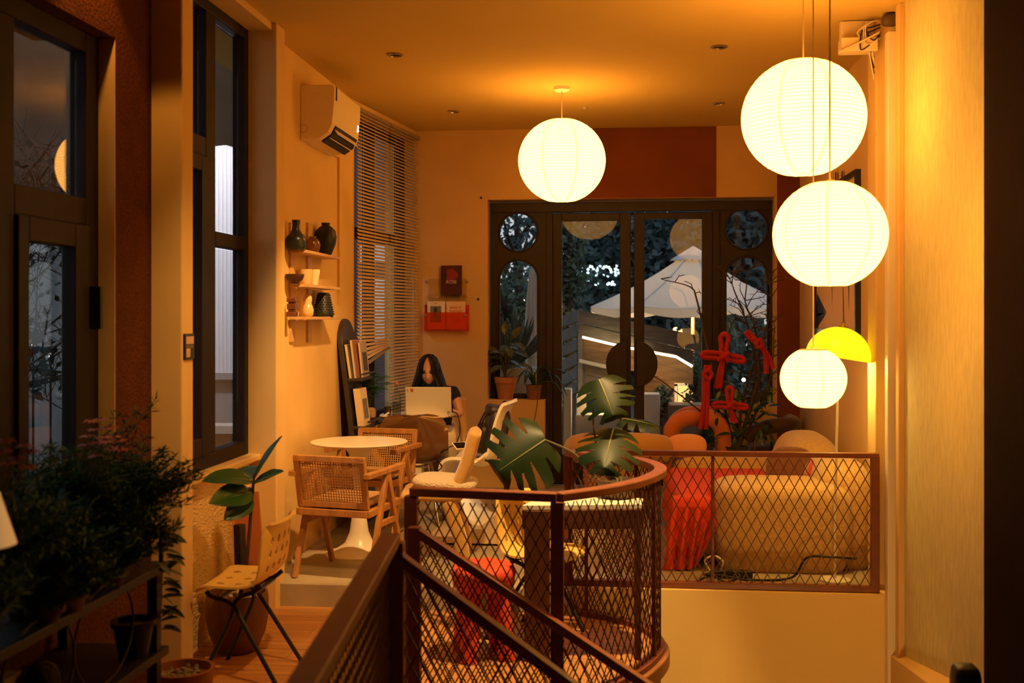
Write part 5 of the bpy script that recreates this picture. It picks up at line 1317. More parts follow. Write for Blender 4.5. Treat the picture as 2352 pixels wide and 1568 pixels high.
def feathery(name, label, c, zb, hp, rp, pm_, H, spread, n, seed, flowers=0, fz=(.3, .5), lean=(0, 0), pc='potted plant'):
    t = thing(name, label, pc, (c[0], c[1], zb)); rr = random.Random(seed)
    clay_pot(MB(), (c[0], c[1], zb), hp, rp*.75, rp, .03).build('pot', pm_, t, smooth=40)
    base = Vector((c[0], c[1], zb+hp-.03)); b = MB(); s = MB(); fl = []
    for k in range(n):
        a = rr.uniform(0, 2*math.pi); q = spread*math.sqrt(rr.random()); h = H*rr.uniform(.45, 1.0)
        tip = base+Vector((math.cos(a)*q+lean[0]*h, math.sin(a)*q+lean[1]*h, h*(1-.35*(q/spread)**2)))
        tip.x = max(tip.x, -2.04)
        mid = base.lerp(tip, .5)+Vector((0, 0, .10*h)); P = crom([base, mid, tip], 5); s.tube(P, .0016, 3, caps=False)
        for p in P[3:]:
            for w_ in range(7):
                d = Vector((rr.uniform(-1,1), rr.uniform(-1,1), rr.uniform(-.5,.9))).normalized()*rr.uniform(.02, .05)
                e = p+d; sdv = d.cross(Vector((rr.random(), rr.random(), rr.random()))).normalized()*.0028
                b.add([p, p+d*.5+sdv, e, p+d*.5-sdv], [(0,1,2,3)])
        fl.append(tip)
    s.build('stems', STEMG, t, kind='stuff'); b.build('foliage', GRN, t, kind='stuff')
    return t, base
rr = random.Random(77)
def blooms(t, pts, m, seed):
    rr = random.Random(seed)
    for (u, v, d, base) in pts:
        p = px(u, v, d); b = MB()
        for k in range(10):
            A = 2*math.pi*k/10; leaf_blade(b, p, (math.cos(A), math.sin(A), rr.uniform(.0, .3)), (0, 0, 1), .026, .012, .5, .1, 4, 3)
        o = b.build('flower', m, t, smooth=80)
        MB().blob(p+Vector((0, 0, .003)), (.012, .012, .008), 1, n=8, m=5).build('flower_centre', mat('flower_centre', (.10, .03, .02), .7), o)
        MB().tube(crom([base, base.lerp(p, .6)+Vector((0, 0, .03)), p], 4), .0016, 4).build('flower_stem', STEMG, t)
t, bs = feathery('flowering_plant', 'feathery green plant with dusty pink daisy flowers on the stand beside the front window', (-1.80, 3.42), -.885, .16, .085, mat('old_clay', (.10, .04, .02), .8), .36, .20, 150, 1)
blooms(t, [(208, 965, 3.45, bs), (232, 962, 3.4, bs), (218, 985, 3.4, bs), (252, 980, 3.4, bs), (200, 1000, 3.4, bs), (240, 1003, 3.35, bs), (262, 1002, 3.4, bs), (222, 1015, 3.4, bs), (272, 1010, 3.4, bs), (254, 1030, 3.4, bs), (264, 1027, 3.45, bs), (196, 1020, 3.4, bs), (220, 1045, 3.4, bs), (275, 1030, 3.4, bs), (245, 1012, 3.3, bs)], PINK, 3)
t, bs = feathery('flowering_plant', 'low green plant with a few reddish flowers at the left edge of the stand', (-1.72, 2.72), -.885, .15, .085, mat('old_clay', (.10,.04,.02)), .42, .24, 160, 2)
blooms(t, [(55, 1022, 2.75, bs), (72, 1035, 2.75, bs), (14, 1010, 2.7, bs), (20, 1062, 2.7, bs), (40, 1050, 2.75, bs), (64, 1070, 2.7, bs), (5, 1035, 2.7, bs)], mat('reddish_petals', (.40, .09, .045), .7), 5)
feathery('fern', 'bushy dark fern overhanging the far end of the plant stand', (-1.80, 3.66), -.885, .15, .08, mat('old_clay', (.10, .04, .02), .8), .32, .22, 190, 3, lean=(.35, .1))
feathery('fern', 'dark fern spilling over the front edge of the plant stand', (-1.74, 3.05), -.885, .13, .075, mat('old_clay', (.16, .06, .03)), .27, .20, 190, 4, lean=(.15, -.1))
feathery('fern', 'trailing dark fern nearest the camera on the plant stand', (-1.66, 2.45), -.885, .12, .075, mat('old_clay', (.16, .06, .03)), .22, .20, 170, 6, lean=(.3, 0))
feathery('fern', 'low dark fern in front of the dull clay pot on the plant stand', (-1.665, 3.0), -.885, .06, .05, mat('old_clay', (.1,.04,.02)), .20, .17, 170, 12, lean=(.25, .1))
feathery('fern', 'low dark fern below the flowering plant with pink daisies', (-1.68, 3.44), -.885, .06, .05, mat('old_clay', (.1,.04,.02)), .24, .17, 150, 13, lean=(.2, .1))
feathery('asparagus_fern', 'wispy asparagus fern reaching over the column from the plant stand', (-1.93, 3.66), -.885, .14, .06, mat('old_clay', (.16, .06, .03)), .50, .16, 26, 8, lean=(.28, .45))
# succulent with thick strap leaves at the far end
q = Vector((-1.72, 3.90, -1.19))
q = Vector((-1.705, 3.66, -1.19))
t = thing('succulent', 'dark succulent with thick pointed leaves hanging past the end of the plant stand', 'potted plant', q)
clay_pot(MB(), q, .13, .05, .07, .02).build('pot', mat('black_pot', (.015,.012,.01), .5), t, smooth=40)
rr = random.Random(9)
SUC = mat('succulent_leaf', (.014, .045, .014), .4)
for k in range(26):
    c = px(rr.uniform(352, 385), 1215+9.2*k, rr.uniform(3.88, 3.98)); d = Vector((rr.uniform(.2, 1.0), rr.uniform(-.5, .5), rr.uniform(-.2, .5)))
    b = MB(); leaf_blade(b, c, d, (0, -.3, 1), rr.uniform(.07, .10), .026, .4, .2, 7, 5); b.build('leaf', SUC, t, smooth=80)
MB().tube(crom([q+Vector((0, 0, .11)), px(360, 1420, 3.9), px(368, 1330, 3.92), px(372, 1215, 3.93)], 6), .009, 7).build('stem', STEMG, t, smooth=60)
# small white pot and clay pots standing between the ferns
q = zpt(252, 1392, -.885)
q = px(254, 1305, 3.35); q.z = -.885
o = tag(MB().lathe([(0,0),(.030,0),(.034,.01),(.036,.10),(.038,.12),(.032,.12),(.030,.02),(0,.02)], (-1.70, 3.27, -.885), 28).build('small_pot', mat('dull_white_pot', (.50, .42, .28), .5), None, smooth=50), 'small whitish pot on the plant stand between the clay pots', 'pot')
o = tag(clay_pot(MB(), (-1.675, 3.13, -.885), .16, .055, .07, .03).build('clay_pot', mat('old_clay', (.10,.04,.02)), None, smooth=40), 'dull clay pot near the front edge of the plant stand', 'pot')
# white lampshade cut by the left edge
q = px(-52, 1232, 2.55)
t = thing('table_lamp', 'small lamp with a pale cone shade at the left edge of the photo', 'table lamp', (q.x, q.y, -.885))
MB().lathe([(.048, .10), (.085, -.02), (.082, -.02), (.045, .10)], q, 36).build('shade', mat('pale_shade', (.85, .70, .48), .6, emit=((1, .55, .2), .30)), t, smooth=60)
MB().lathe([(0,0),(.05,0),(.05,.01),(.008,.016),(.007,q.z+.885),(0,q.z+.885)], (q.x, q.y, -.885), 24).build('stem', mat('lamp_stem', (.2,.12,.05), .5), t, smooth=40)
# stone figure and pale box on the lower tier
q = px(262, 1555, 3.15)
o = tag(MB().blob((-1.74, 3.12, -1.19+.075), (.10, .10, .15), .8, n=18, m=10).build('lava_stone', mat('dark_stone', (.05, .042, .035), .9, noise=(14, .5), bump=(22, 1, .03)), None, smooth=60), 'dark pitted stone on the lower tier of the plant stand', 'stone')
o = tag(MB().box(-1.90, -1.79, 3.0, 3.10, -1.19, -1.06).build('pale_box', mat('pale_card', (.34, .25, .14), .7), None, bevel=.004), 'pale box standing behind the pitted stone on the lower tier', 'box')
# pot with pebbles on the floor at the lower left
q = px(420, 1545, 4.12)
t = thing('pebble_pot', 'clay pot topped with pebbles on the floor at the end of the plant stand', 'pot', (q.x, q.y, FL))
h = q.z-FL+.02
MB().lathe([(0,0),(.085,0),(.10,.02),(.112,h-.03),(.118,h),(.104,h),(.100,h-.03),(0,h-.035)], (q.x, q.y, FL), 40).build('pot', TPOT, t, smooth=50)
pebbles((q.x, q.y, FL+h-.032), .09, 80, 11, PEB, t, .018)
# ================================================================ THINGS ON THE LAPTOP TABLE AND NEARBY
TZ = -.772
t = thing('laptop', 'open silver laptop with stickers on its lid, standing on the small white table', 'laptop', (WT.x+.11, WT.y, TZ))
SIL = mat('silver_lid', (.74, .66, .54), .38, metal=.25)
lc = px(985, 952, 8.46); lw = .178; ang = R(2)
Ml = Matrix.Translation((lc.x, lc.y, TZ)) @ Matrix.Rotation(ang, 4, 'Z')
MB().box(-lw, lw, .0, .235, .001, .014).xform(Ml).build('base', SIL, t, bevel=.002)
MB().box(-lw+.02, lw-.02, .03, .14, .014, .0155).xform(Ml).build('keyboard', BLACK, t)
Mq = Ml @ Matrix.Translation((0, .004, .012)) @ Matrix.Rotation(R(12), 4, 'X')
MB().box(-lw, lw, -.006, .0, .0, .222).xform(Mq).build('lid', SIL, t, bevel=.002)
MB().box(-lw+.008, lw-.008, .0003, .0012, .012, .214).xform(Mq).build('screen', mat('lit_screen', (.02,.02,.02), .3, emit=((1, .66, .36), .9)), t)
sr = mat('sticker_red', (.45, .03, .02), .5); sy_ = mat('sticker_cream', (.62, .50, .28), .5)
b = MB(); b.prism([(-.138, .207), (-.116, .207), (-.116, .190), (-.127, .180), (-.138, .190)], 'y', -.0072, -.006); b.xform(Mq).build('sticker', sr, t)
b = MB(); b.prism([(-.127+.005*math.cos(k*math.pi/6), .195+.005*math.sin(k*math.pi/6)) for k in range(12)], 'y', -.0078, -.0070); b.xform(Mq).build('sticker_emblem', mat('sticker_orange', (.7,.25,.1), .5), t)
for k, (x, z) in enumerate(((-.163, .186), (-.154, .196), (-.163, .200), (-.152, .184))): MB().box(x-.004, x+.004, -.0072, -.006, z-.004, z+.004).xform(Mq).build('sticker', sy_ if k % 2 else mat('sticker_brown', (.30,.2,.1), .5), t)
MB().box(.146, .164, -.0072, -.006, .012, .028).xform(Mq).build('sticker', mat('sticker_dark', (.12,.09,.06), .5), t)
for z in (.016, .020, .024): MB().box(.149, .161, -.0078, -.0070, z, z+.002).xform(Mq).build('sticker_line', sy_, t)
MB().tube(crom([px(1037, 946, 8.50), px(1050, 950, 8.42), px(1056, 975, 8.38), px(1055, 1000, 8.4), px(1045, 1020, 8.3), px(1028, 1028, 8.15)], 6), .0045, 7).build('charging_cable', BLACK, t, smooth=60)
q = px(911, 948, 8.50)
t = thing('water_bottle', 'clear glass swing-top bottle half full of water beside the laptop', 'bottle', (q.x, q.y, TZ))
MB().lathe([(0,0),(.033,0),(.035,.006),(.035,.11),(.030,.15),(.016,.20),(.013,.235),(.015,.24),(.013,.245),(.010,.245),(.010,.21),(.013,.20),(.027,.15),(.032,.11),(.032,.008),(0,.008)], (q.x, q.y, TZ), 28).build('glass', CLEARG, t, smooth=60)
MB().lathe([(0,.009),(.0315,.009),(.0315,.108),(0,.108)], (q.x, q.y, TZ), 28).build('water', glass_mat('dark_water', (.70, .72, .66)), t, smooth=50)
MB().lathe([(0,.245),(.012,.245),(.013,.26),(0,.262)], (q.x, q.y, TZ), 16).build('stopper', mat('orange_rubber', (.65,.12,.04), .5), t, smooth=50)
MB().tube([(q.x+.014, q.y-.008, TZ+.20), (q.x+.018, q.y-.01, TZ+.23), (q.x+.012, q.y-.012, TZ+.255)], .0015, 5).build('wire_clip', CHROME, t)
q = px(890, 950, 8.50)
t = thing('drinking_glass', 'dark iced drink in a straight glass beside the bottle', 'glass', (q.x, q.y, TZ))
MB().lathe([(0,0),(.028,0),(.034,.105),(.0325,.105),(.0265,.004),(0,.004)], (q.x, q.y, TZ), 24).build('glass', CLEARG, t, smooth=60)
MB().lathe([(0,.006),(.0262,.006),(.030,.072),(0,.072)], (q.x, q.y, TZ), 24).build('drink', mat('dark_drink', (.06,.03,.015), .2), t, smooth=50)
q = px(886, 953, 8.36)
t = thing('saucer', 'small white saucer with a rolled napkin at the left edge of the laptop table', 'saucer', (q.x, q.y, TZ))
MB().lathe([(0,0),(.03,0),(.05,.008),(.048,.010),(.03,.004),(0,.004)], (q.x, q.y, TZ), 24).build('dish', WHITE, t, smooth=50)
MB().bar((q.x-.01, q.y-.02, TZ+.012), (q.x+.02, q.y+.02, TZ+.034), .014, .008).build('napkin', WHITEM, t)
# backpack, tablet, cloth on the white chair
t = thing('backpack', 'black leather-look backpack leaning on the white curved chair', 'backpack', (-1.0, 7.88, PL+.45))
LTH = mat('black_leather', (.030, .024, .020), .45, noise=(20, .4), bump=(60, .3, .003))
Mb = Matrix.Translation((-.965, 7.86, PL+.475)) @ Matrix.Rotation(R(12), 4, 'Z') @ Matrix.Rotation(R(13), 4, 'Y')
def bb(c, sz, e, e2, name, m=LTH, par=None): return MB().blob(c, sz, e, n=30, m=14, e2=e2).xform(Mb).build(name, m, par or t, smooth=80)
body = bb((0, 0, .19), (.17, .30, .38), .45, .5, 'body'); bb((-.085, 0, .13), (.07, .24, .22), .45, .5, 'front_pocket')
bb((-.03, 0, .34), (.15, .26, .09), .5, .6, 'top_flap')
MB().tube(crom([(.02, -.05, .37), (.02, -.03, .415), (.02, .03, .415), (.02, .05, .37)], 5), .011, 8).xform(Mb).build('grab_handle', LTH, t, smooth=60)
for y in (-.07, .07): MB().tube(crom([(-.07, y, .36), (-.10, y, .30), (-.125, y, .16), (-.09, y, .03)], 5), .007, 6).xform(Mb).build('strap', BLACK, t, smooth=60)
MB().tube([(-.093, -.09, .225), (-.10, 0, .232), (-.093, .09, .225)], .003, 5).xform(Mb).build('zip', mat('dull_steel', (.3,.25,.2)), t)
t = thing('tablet', 'white-edged tablet with a black screen on the seat of the white chair', 'tablet', px(1057, 1025, 7.72))
Mt = Matrix.Translation(px(1058, 1023, 7.72)) @ Matrix.Rotation(R(38), 4, 'Z') @ Matrix.Rotation(R(28), 4, 'X')
MB().box(-.055, .055, -.042, .042, -.004, .003).xform(Mt).build('body', WHITE, t, bevel=.002)
MB().box(-.047, .047, -.036, .036, .003, .0038).xform(Mt).build('screen', mat('black_screen', (.006,.006,.006), .1), t)
tag(MB().blob((-1.02, 7.85, PL+.462), (.26, .28, .03), .8, n=26, m=8).build('cloth', mat('pink_cloth', (.72, .40, .26), .9, bump=(25, 1, .03)), None, smooth=80), 'crumpled pinkish cloth under the backpack on the white chair', 'cloth')
for k, (pts, lab) in enumerate((([px(1030, 1030, 7.75), px(1000, 1048, 7.8), px(1015, 1072, 7.7), px(990, 1090, 7.7)], 'black charger cable hanging from the seat of the white chair'),)):
    tag(MB().tube(crom(pts, 6), .005, 6).build('cable', BLACK, None, smooth=60), lab, 'cable')
# cables behind the straight railing
for k, (pts, lab) in enumerate((([(.42, 6.20, PL+.012), (.50, 6.26, PL+.03), (.58, 6.19, PL+.012), (.66, 6.27, PL+.03), (.60, 6.30, PL+.05), (.46, 6.24, PL+.04), (.55, 6.18, PL+.05), (.70, 6.24, PL+.012)], 'tangle of dark cable on the floor by the red throw'), ([(.70, 6.26, PL+.012), (.95, 6.30, PL+.02), (1.03, 6.27, PL+.14), (1.15, 6.22, PL+.16), (1.30, 6.24, PL+.15)], 'black cable looping up in front of the sofa arm'))):
    tag(MB().tube(crom(pts, 7), .007, 7).build('cable', BLACK, None, smooth=60), lab, 'cable')
t = thing('extension_box', 'dark power strip lying beside the cables behind the railing', 'power strip', (.62, 6.34, PL))
MB().box(.50, .74, 6.32, 6.37, PL, PL+.045).build('body', mat('dark_plastic', (.03,.03,.03), .5), t, bevel=.006)
for k in range(3): MB().lathe([(0,0),(.016,0),(.016,.003),(0,.003)], (.55+.07*k, 6.345, PL+.045), 14).build('socket', BLACK, t)
MB().tube(crom([(.50, 6.34, PL+.04), (.47, 6.33, PL+.10), (.52, 6.32, PL+.13), (.57, 6.32, PL+.10), (.56, 6.335, PL+.045)], 5), .006, 7).build('cord_loop', WHITEM, t, smooth=60)
# ================================================================ SEATED WOMAN
def skin_mesh(verts, edges, radii, root=0, sub=2):
    me = bpy.data.meshes.new('body'); me.from_pydata([tuple(v) for v in verts], edges, [])
    o = bpy.data.objects.new('body', me); col.objects.link(o)
    m = o.modifiers.new('skin', 'SKIN'); m.use_smooth_shade = True; m.branch_smoothing = .3
    for i, r_ in enumerate(radii):
        sv = me.skin_vertices[0].data[i]; sv.radius = r_ if isinstance(r_, tuple) else (r_, r_); sv.use_root = (i == root)
    s_ = o.modifiers.new('sub', 'SUBSURF'); s_.levels = sub; s_.render_levels = sub
    bpy.context.view_layer.update()
    dg = bpy.context.evaluated_depsgraph_get(); nm = bpy.data.meshes.new_from_object(o.evaluated_get(dg))
    vs = [v.co.copy() for v in nm.vertices]; fs = [tuple(p.vertices) for p in nm.polygons]
    bpy.data.objects.remove(o); return vs, fs
SKIN = mat('skin', (.60, .30, .17), .5, noise=(30, .06))
HC = px(985, 849, 8.78)           # head centre
hx, hy = HC.x, HC.y
t = thing('person', 'woman with long dark hair in a black T-shirt working at a silver laptop', 'person', (hx, 9.0, PL))
Z = lambda h: PL+h
pel = Vector((hx+.02, 9.02, Z(.50))); ch = Vector((hx+.01, 8.97, Z(.80))); nb = Vector((hx+.005, 8.915, Z(.935))); nk = Vector((hx, 8.85, Z(1.0)))
shL, shR = Vector((hx-.165, 8.93, Z(.885))), Vector((hx+.165, 8.93, Z(.885)))
elL, elR = Vector((hx-.215, 8.84, Z(.70))), Vector((hx+.225, 8.86, Z(.69))); wrL, wrR = Vector((hx-.09, 8.66, Z(.762))), Vector((hx+.10, 8.66, Z(.762)))
hipL, hipR = Vector((hx-.09, 8.98, Z(.50))), Vector((hx+.10, 8.98, Z(.51))); knL, knR = Vector((hx-.10, 8.60, Z(.52))), Vector((hx+.17, 8.56, Z(.565)))
anL, anR = Vector((hx-.12, 8.82, Z(.09))), Vector((hx+.17, 8.74, Z(.09))); toL, toR = Vector((hx-.13, 8.71, Z(.035))), Vector((hx+.18, 8.62, Z(.035)))
V = [pel, pel.lerp(ch, .5), ch, nb, nk, shL, elL, wrL, shR, elR, wrR, hipL, knL, anL, toL, hipR, knR, anR, toR]
E = [(0,1),(1,2),(2,3),(3,4),(2,5),(5,6),(6,7),(2,8),(8,9),(9,10),(0,11),(11,12),(12,13),(13,14),(0,15),(15,16),(16,17),(17,18)]
Rr = [(.125,.10),(.11,.085),(.125,.09),.05,.046,.05,.037,.024,.05,.037,.024,.075,.052,.034,.028,.075,.052,.034,.028]
vs, fs = skin_mesh(V, E, Rr)
bodyM = MB(); bodyM.add(vs, fs)
for wr, sg in ((wrL, 1), (wrR, -1)):        # palms and fingers on the keyboard
    fw = Vector((.25*sg, -.0, 0)); d0 = Vector((.18*sg, -.95, -.15)).normalized(); sd = Vector((1, .2*sg, 0)).normalized()
    hv = [wr, wr+d0*.045, wr+d0*.085]; he = [(0,1),(1,2)]; hr = [.024, (.036,.016), (.038,.014)]
    for k, (o_, l) in enumerate(((-.032,.062),(-.011,.075),(.010,.070),(.030,.055))):
        a = len(hv); b0 = hv[2]+sd*o_; hv += [b0, b0+d0*l*.45+Vector((0,0,.012)), b0+d0*l*.8+Vector((0,0,-.004))]; he += [(2,a),(a,a+1),(a+1,a+2)]; hr += [.0095,.009,.0075]
    a = len(hv); b0 = hv[1]+sd*.035*sg; hv += [b0, b0+(d0*.6+sd*.8*sg).normalized()*.035]; he += [(1,a),(a,a+1)]; hr += [.0105,.009]
    bodyM.add(*skin_mesh(hv, he, hr))
# head: displaced ellipsoid with brow, nose, lips, chin; then tilted down
Mh = Matrix.Translation(HC) @ Matrix.Rotation(R(3), 4, 'Z') @ Matrix.Rotation(R(20), 4, 'X')
def head(nu=56, nv=44):
    vs = []; fs = []
    g = lambda x, c, w_: math.exp(-((x-c)/w_)**2)
    for i in range(nv+1):
        la = -math.pi/2+math.pi*i/nv
        for k in range(nu):
            lo = 2*math.pi*k/nu
            x, y, z = math.cos(la)*math.sin(lo), -math.cos(la)*math.cos(lo), math.sin(la)
            X, Y, Z_ = x*.074, y*.094, z*.113
            if z < 0: X *= 1-.28*(-z)**1.4; Y = Y*(1-.10*(-z)) - .012*(-z)
            f = max(0, -y)
            if f > .3:
                front = min(1, (f-.3)*2)
                zz = Z_
                nose = g(X, 0, .011)*max(0, min(1, (.022-zz)/.045)) * (1 if zz > -.030 else max(0, 1-(-.030-zz)/.010)) * (zz < .022)
                Y -= .022*nose*front
                Y -= .006*g(zz, .028, .012)*g(X, 0, .05)*front
                for e in (-.031, .031): Y += .011*g(X, e, .017)*g(zz, .008, .012)*front
                Y -= .008*g(zz, -.052, .006)*g(X, 0, .020)*front; Y += .004*g(zz, -.058, .0025)*g(X, 0, .022)*front; Y -= .008*g(zz, -.065, .006)*g(X, 0, .018)*front
                Y -= .010*g(zz, -.095, .016)*g(X, 0, .022)*front
                for e in (-.045, .045): Y -= .005*g(X, e, .02)*g(zz, -.018, .02)*front
            vs.append(Vector((X, Y, Z_)))
    for i in range(nv):
        for k in range(nu): l = (k+1) % nu; fs.append((i*nu+k, i*nu+l, (i+1)*nu+l, (i+1)*nu+k))
    return vs, fs
hv, hf = head(); bodyM.add([Mh @ v for v in hv], hf)
bodyM.tube(crom([nb, nk, HC+Vector((0, .03, -.06))], 4), .043, 14)
for sx in (-1, 1): bodyM.blob(Mh @ Vector((sx*.074, .012, -.005)), (.018, .034, .055), .9, n=12, m=8)
bodyM.build('body', SKIN, t, smooth=180)
b = MB()
for e in (-.031, .031): b.blob(Mh @ Vector((e, -.083, .006)), (.026, .016, .011), 1, n=12, m=8)
b.build('eyes', mat('eye', (.03,.018,.012), .2), t, smooth=90)
b = MB()
for e in (-1, 1): b.tube([Mh @ Vector(p) for p in ((e*.014, -.099, .027), (e*.03, -.096, .033), (e*.048, -.084, .028))], .0028, 6); b.tube([Mh @ Vector(p) for p in ((e*.018, -.091, .013), (e*.031, -.093, .016), (e*.044, -.083, .010))], .0018, 5)
b.build('eyebrows', mat('hair_black', (.009,.006,.005), .42, spec=.25), t, smooth=90)
b = MB(); b.blob(Mh @ Vector((0, -.099, -.0525)), (.036, .012, .008), 1, n=14, m=8); b.blob(Mh @ Vector((0, -.099, -.064)), (.032, .012, .010), 1, n=14, m=8)
b.build('lips', mat('lips', (.36,.10,.07), .4), t, smooth=90)
# hair: centre parting, two curtains down to the chest, and the back
HAIR = mat('hair_black', (.010,.007,.005)); b = MB(); P = []
nu, nv = 60, 26
for i in range(nu+1):
    a = R(-154)+R(308)*i/nu          # 0 = back of the head, ends at the face
    row = []
    for j in range(nv):
        f = j/(nv-1)
        if f < .42:
            el = math.pi/2*(1-f/.42); cx, cy, cz = math.sin(a)*math.cos(el), math.cos(a)*math.cos(el), math.sin(el)
            p = Mh @ Vector((cx*.088, cy*.112+.000, cz*.124+.002))
        else:
            q0 = Mh @ Vector((math.sin(a)*.088, math.cos(a)*.112+.000, .002)); g = (f-.42)/.58
            sdv = 1 if math.sin(a) >= 0 else -1
            out = Vector((q0.x-hx, q0.y-hy, 0))
            tgt = Vector((hx+sdv*(.050+.135*abs(math.sin(a))**.7), hy+.05+.11*math.cos(a), HC.z-.34-.03*math.cos(a)))
            tgt.y = max(tgt.y, hy-.035) if True else tgt.y
            p = q0.lerp(tgt, g**1.15); p.x += sdv*.010*math.sin(math.pi*g)
            p += Vector((math.sin(i*2.1)*.003, math.cos(i*1.7)*.003, 0))*g
        row.append(p)
    P.append(row)
b.sheet(P, .010); b.build('hair', HAIR, t, smooth=80)
rr = random.Random(6); b = MB()
for k in range(70):
    i = rr.randrange(nu+1); pts = [P[i][j] for j in range(0, nv, 3)]; off = Vector((rr.uniform(-.008,.008), rr.uniform(-.008,.004), rr.uniform(0,.006)))
    b.tube([p+off for p in pts], .0022, 4)
b.build('hair_strands', HAIR, t, smooth=90, kind='stuff')
# T-shirt and trousers
TV = [pel+Vector((0,0,.02)), pel.lerp(ch, .5), ch, nb+Vector((0,.01,-.02)), shL, shL.lerp(elL, .52), shR, shR.lerp(elR, .52)]
tv, tf = skin_mesh(TV, [(0,1),(1,2),(2,3),(2,4),(4,5),(2,6),(6,7)], [(.140,.115),(.128,.105),(.142,.108),.062,.066,.060,.066,.060])
MB().add(tv, tf).build('t_shirt', mat('black_cotton', (.012,.011,.012), .85, bump=(60,.3,.003)), t, smooth=180)
PV = [pel+Vector((0,.0,-.02)), hipL, knL, anL+Vector((0,0,.05)), hipR, knR, anR+Vector((0,0,.05))]
pv, pf_ = skin_mesh(PV, [(0,1),(1,2),(2,3),(0,4),(4,5),(5,6)], [(.14,.115),.092,.076,.062,.092,.078,.062])
MB().add(pv, pf_).build('trousers', mat('beige_trousers', (.62,.50,.34), .85, bump=(14,.6,.02)), t, smooth=180)
b = MB()
for a_, o_ in ((anL, toL), (anR, toR)): b.tube(crom([a_+Vector((0,.03,-.06)), a_.lerp(o_, .5)+Vector((0,0,-.01)), o_], 4), [.04]*4+[.042]*4+[.03], 12)
b.build('shoes', mat('black_shoes', (.02,.02,.02), .5), t, smooth=80)
src = [o for o in col.objects if o.name == 'padded_chair'][0]
copy_thing(src, (hx+.055, 9.10, PL), R(-84), 'ochre padded chair under the seated woman', 'ochre padded chairs'); src['group'] = 'ochre padded chairs'
# ================================================================ OUTSIDE
GZ = -1.72
b = MB().box(-40, 40, 9.9, 60, GZ-.2, GZ); b.box(-40, -2.4, -10, 9.9, GZ-.2, GZ)
struct(b, 'ground', mat('dark_paving', (.10, .10, .09), .8, noise=(2, .4)))
OW = mat('weathered_boards', (.17, .125, .085), .7, noise=(5, .4), stretch=(.6, 5, 5)); OWL = mat('warm_boards', (.40, .20, .075), .6, noise=(4, .45), stretch=(.6, 5, 5))
STW = mat('pale_stone', (.55, .48, .38), .8, noise=(3, .2))
UMB = bpy.data.materials.new('umbrella_canvas'); UMB.use_nodes = True
n = UMB.node_tree.nodes; L = UMB.node_tree.links; n.remove(n['Principled BSDF'])
df = n.new('ShaderNodeBsdfDiffuse'); df.inputs[0].default_value = (.80, .78, .78, 1); tl = n.new('ShaderNodeBsdfTranslucent'); tl.inputs[0].default_value = (.75, .70, .62, 1)
mx = n.new('ShaderNodeMixShader'); mx.inputs[0].default_value = .42; L.new(df.outputs[0], mx.inputs[1]); L.new(tl.outputs[0], mx.inputs[2]); L.new(mx.outputs[0], n['Material Output'].inputs[0])
# big patio umbrella
uc = px(1592, 700, 13.0); t = thing('patio_umbrella', 'big white patio umbrella open outside the right door', 'umbrella', (uc.x, uc.y, GZ))
za, zr, ur = .80, .12, 1.24
apex = Vector((uc.x, uc.y, za))
rim = [Vector((uc.x+ur*math.cos(R(k*45+12)), uc.y+ur*math.sin(R(k*45+12)), zr)) for k in range(8)]
for k in range(8):
    a, c = rim[k], rim[(k+1) % 8]; P = []
    for i in range(7):
        f = .16+.84*i/6; row = []
        for j in range(7):
            g = j/6; p = apex.lerp(a.lerp(c, g), f); p.z -= .10*math.sin(math.pi*g)*f*.35+.05*math.sin(math.pi*f); row.append(p)
        P.append(row)
    o = MB().sheet(P, .004); o.build('canopy_panel', UMB, t, smooth=70)
    P = []
    for i in range(3):
        row = []
        for j in range(9):
            g = j/8; p = a.lerp(c, g); p.z -= .10*.35*math.sin(math.pi*g); p.z -= (.055+.045*math.sin(math.pi*g))*i/2; row.append(p)
        P.append(row)
    MB().sheet(P, .003).build('valance', UMB, t, smooth=70)
    MB().bar(apex.lerp(a, .1)+Vector((0,0,-.10)), a+Vector((0,0,-.03)), .02).build('rib', mat('umbrella_wood', (.16,.09,.04), .6), t)
P = [[Vector((uc.x+.27*f*math.cos(R(k*15)), uc.y+.27*f*math.sin(R(k*15)), za+.045-.17*f-.012*math.cos(R(k*15*8))*f)) for k in range(25)] for f in (.02, .35, .7, 1)]
MB().sheet(P, .004).build('vent_cap', UMB, t, smooth=70)
MB().tube([(uc.x, uc.y, GZ), (uc.x, uc.y, za)], .025, 10).build('pole', mat('umbrella_wood', (.16,.09,.04)), t, smooth=60)
MB().lathe([(0,0),(.3,0),(.3,.05),(.05,.09),(0,.09)], (uc.x, uc.y, GZ), 24).build('base', STW, t, smooth=40)
lamp('umbrella_lamp', 'POINT', (uc.x-.15, uc.y-.2, -.05), 80, color=(1, .62, .25), shadow_soft_size=.06)
lamp('shed_fill', 'SPOT', (-3.75, 8.1, 2.3), 320, color=(1, .95, 1), target=(-3.62, 9.7, .4), spot_size=R(85), spot_blend=.8, shadow_soft_size=.1)  # shed_fill: unseen spot added only to brighten the corrugated shed
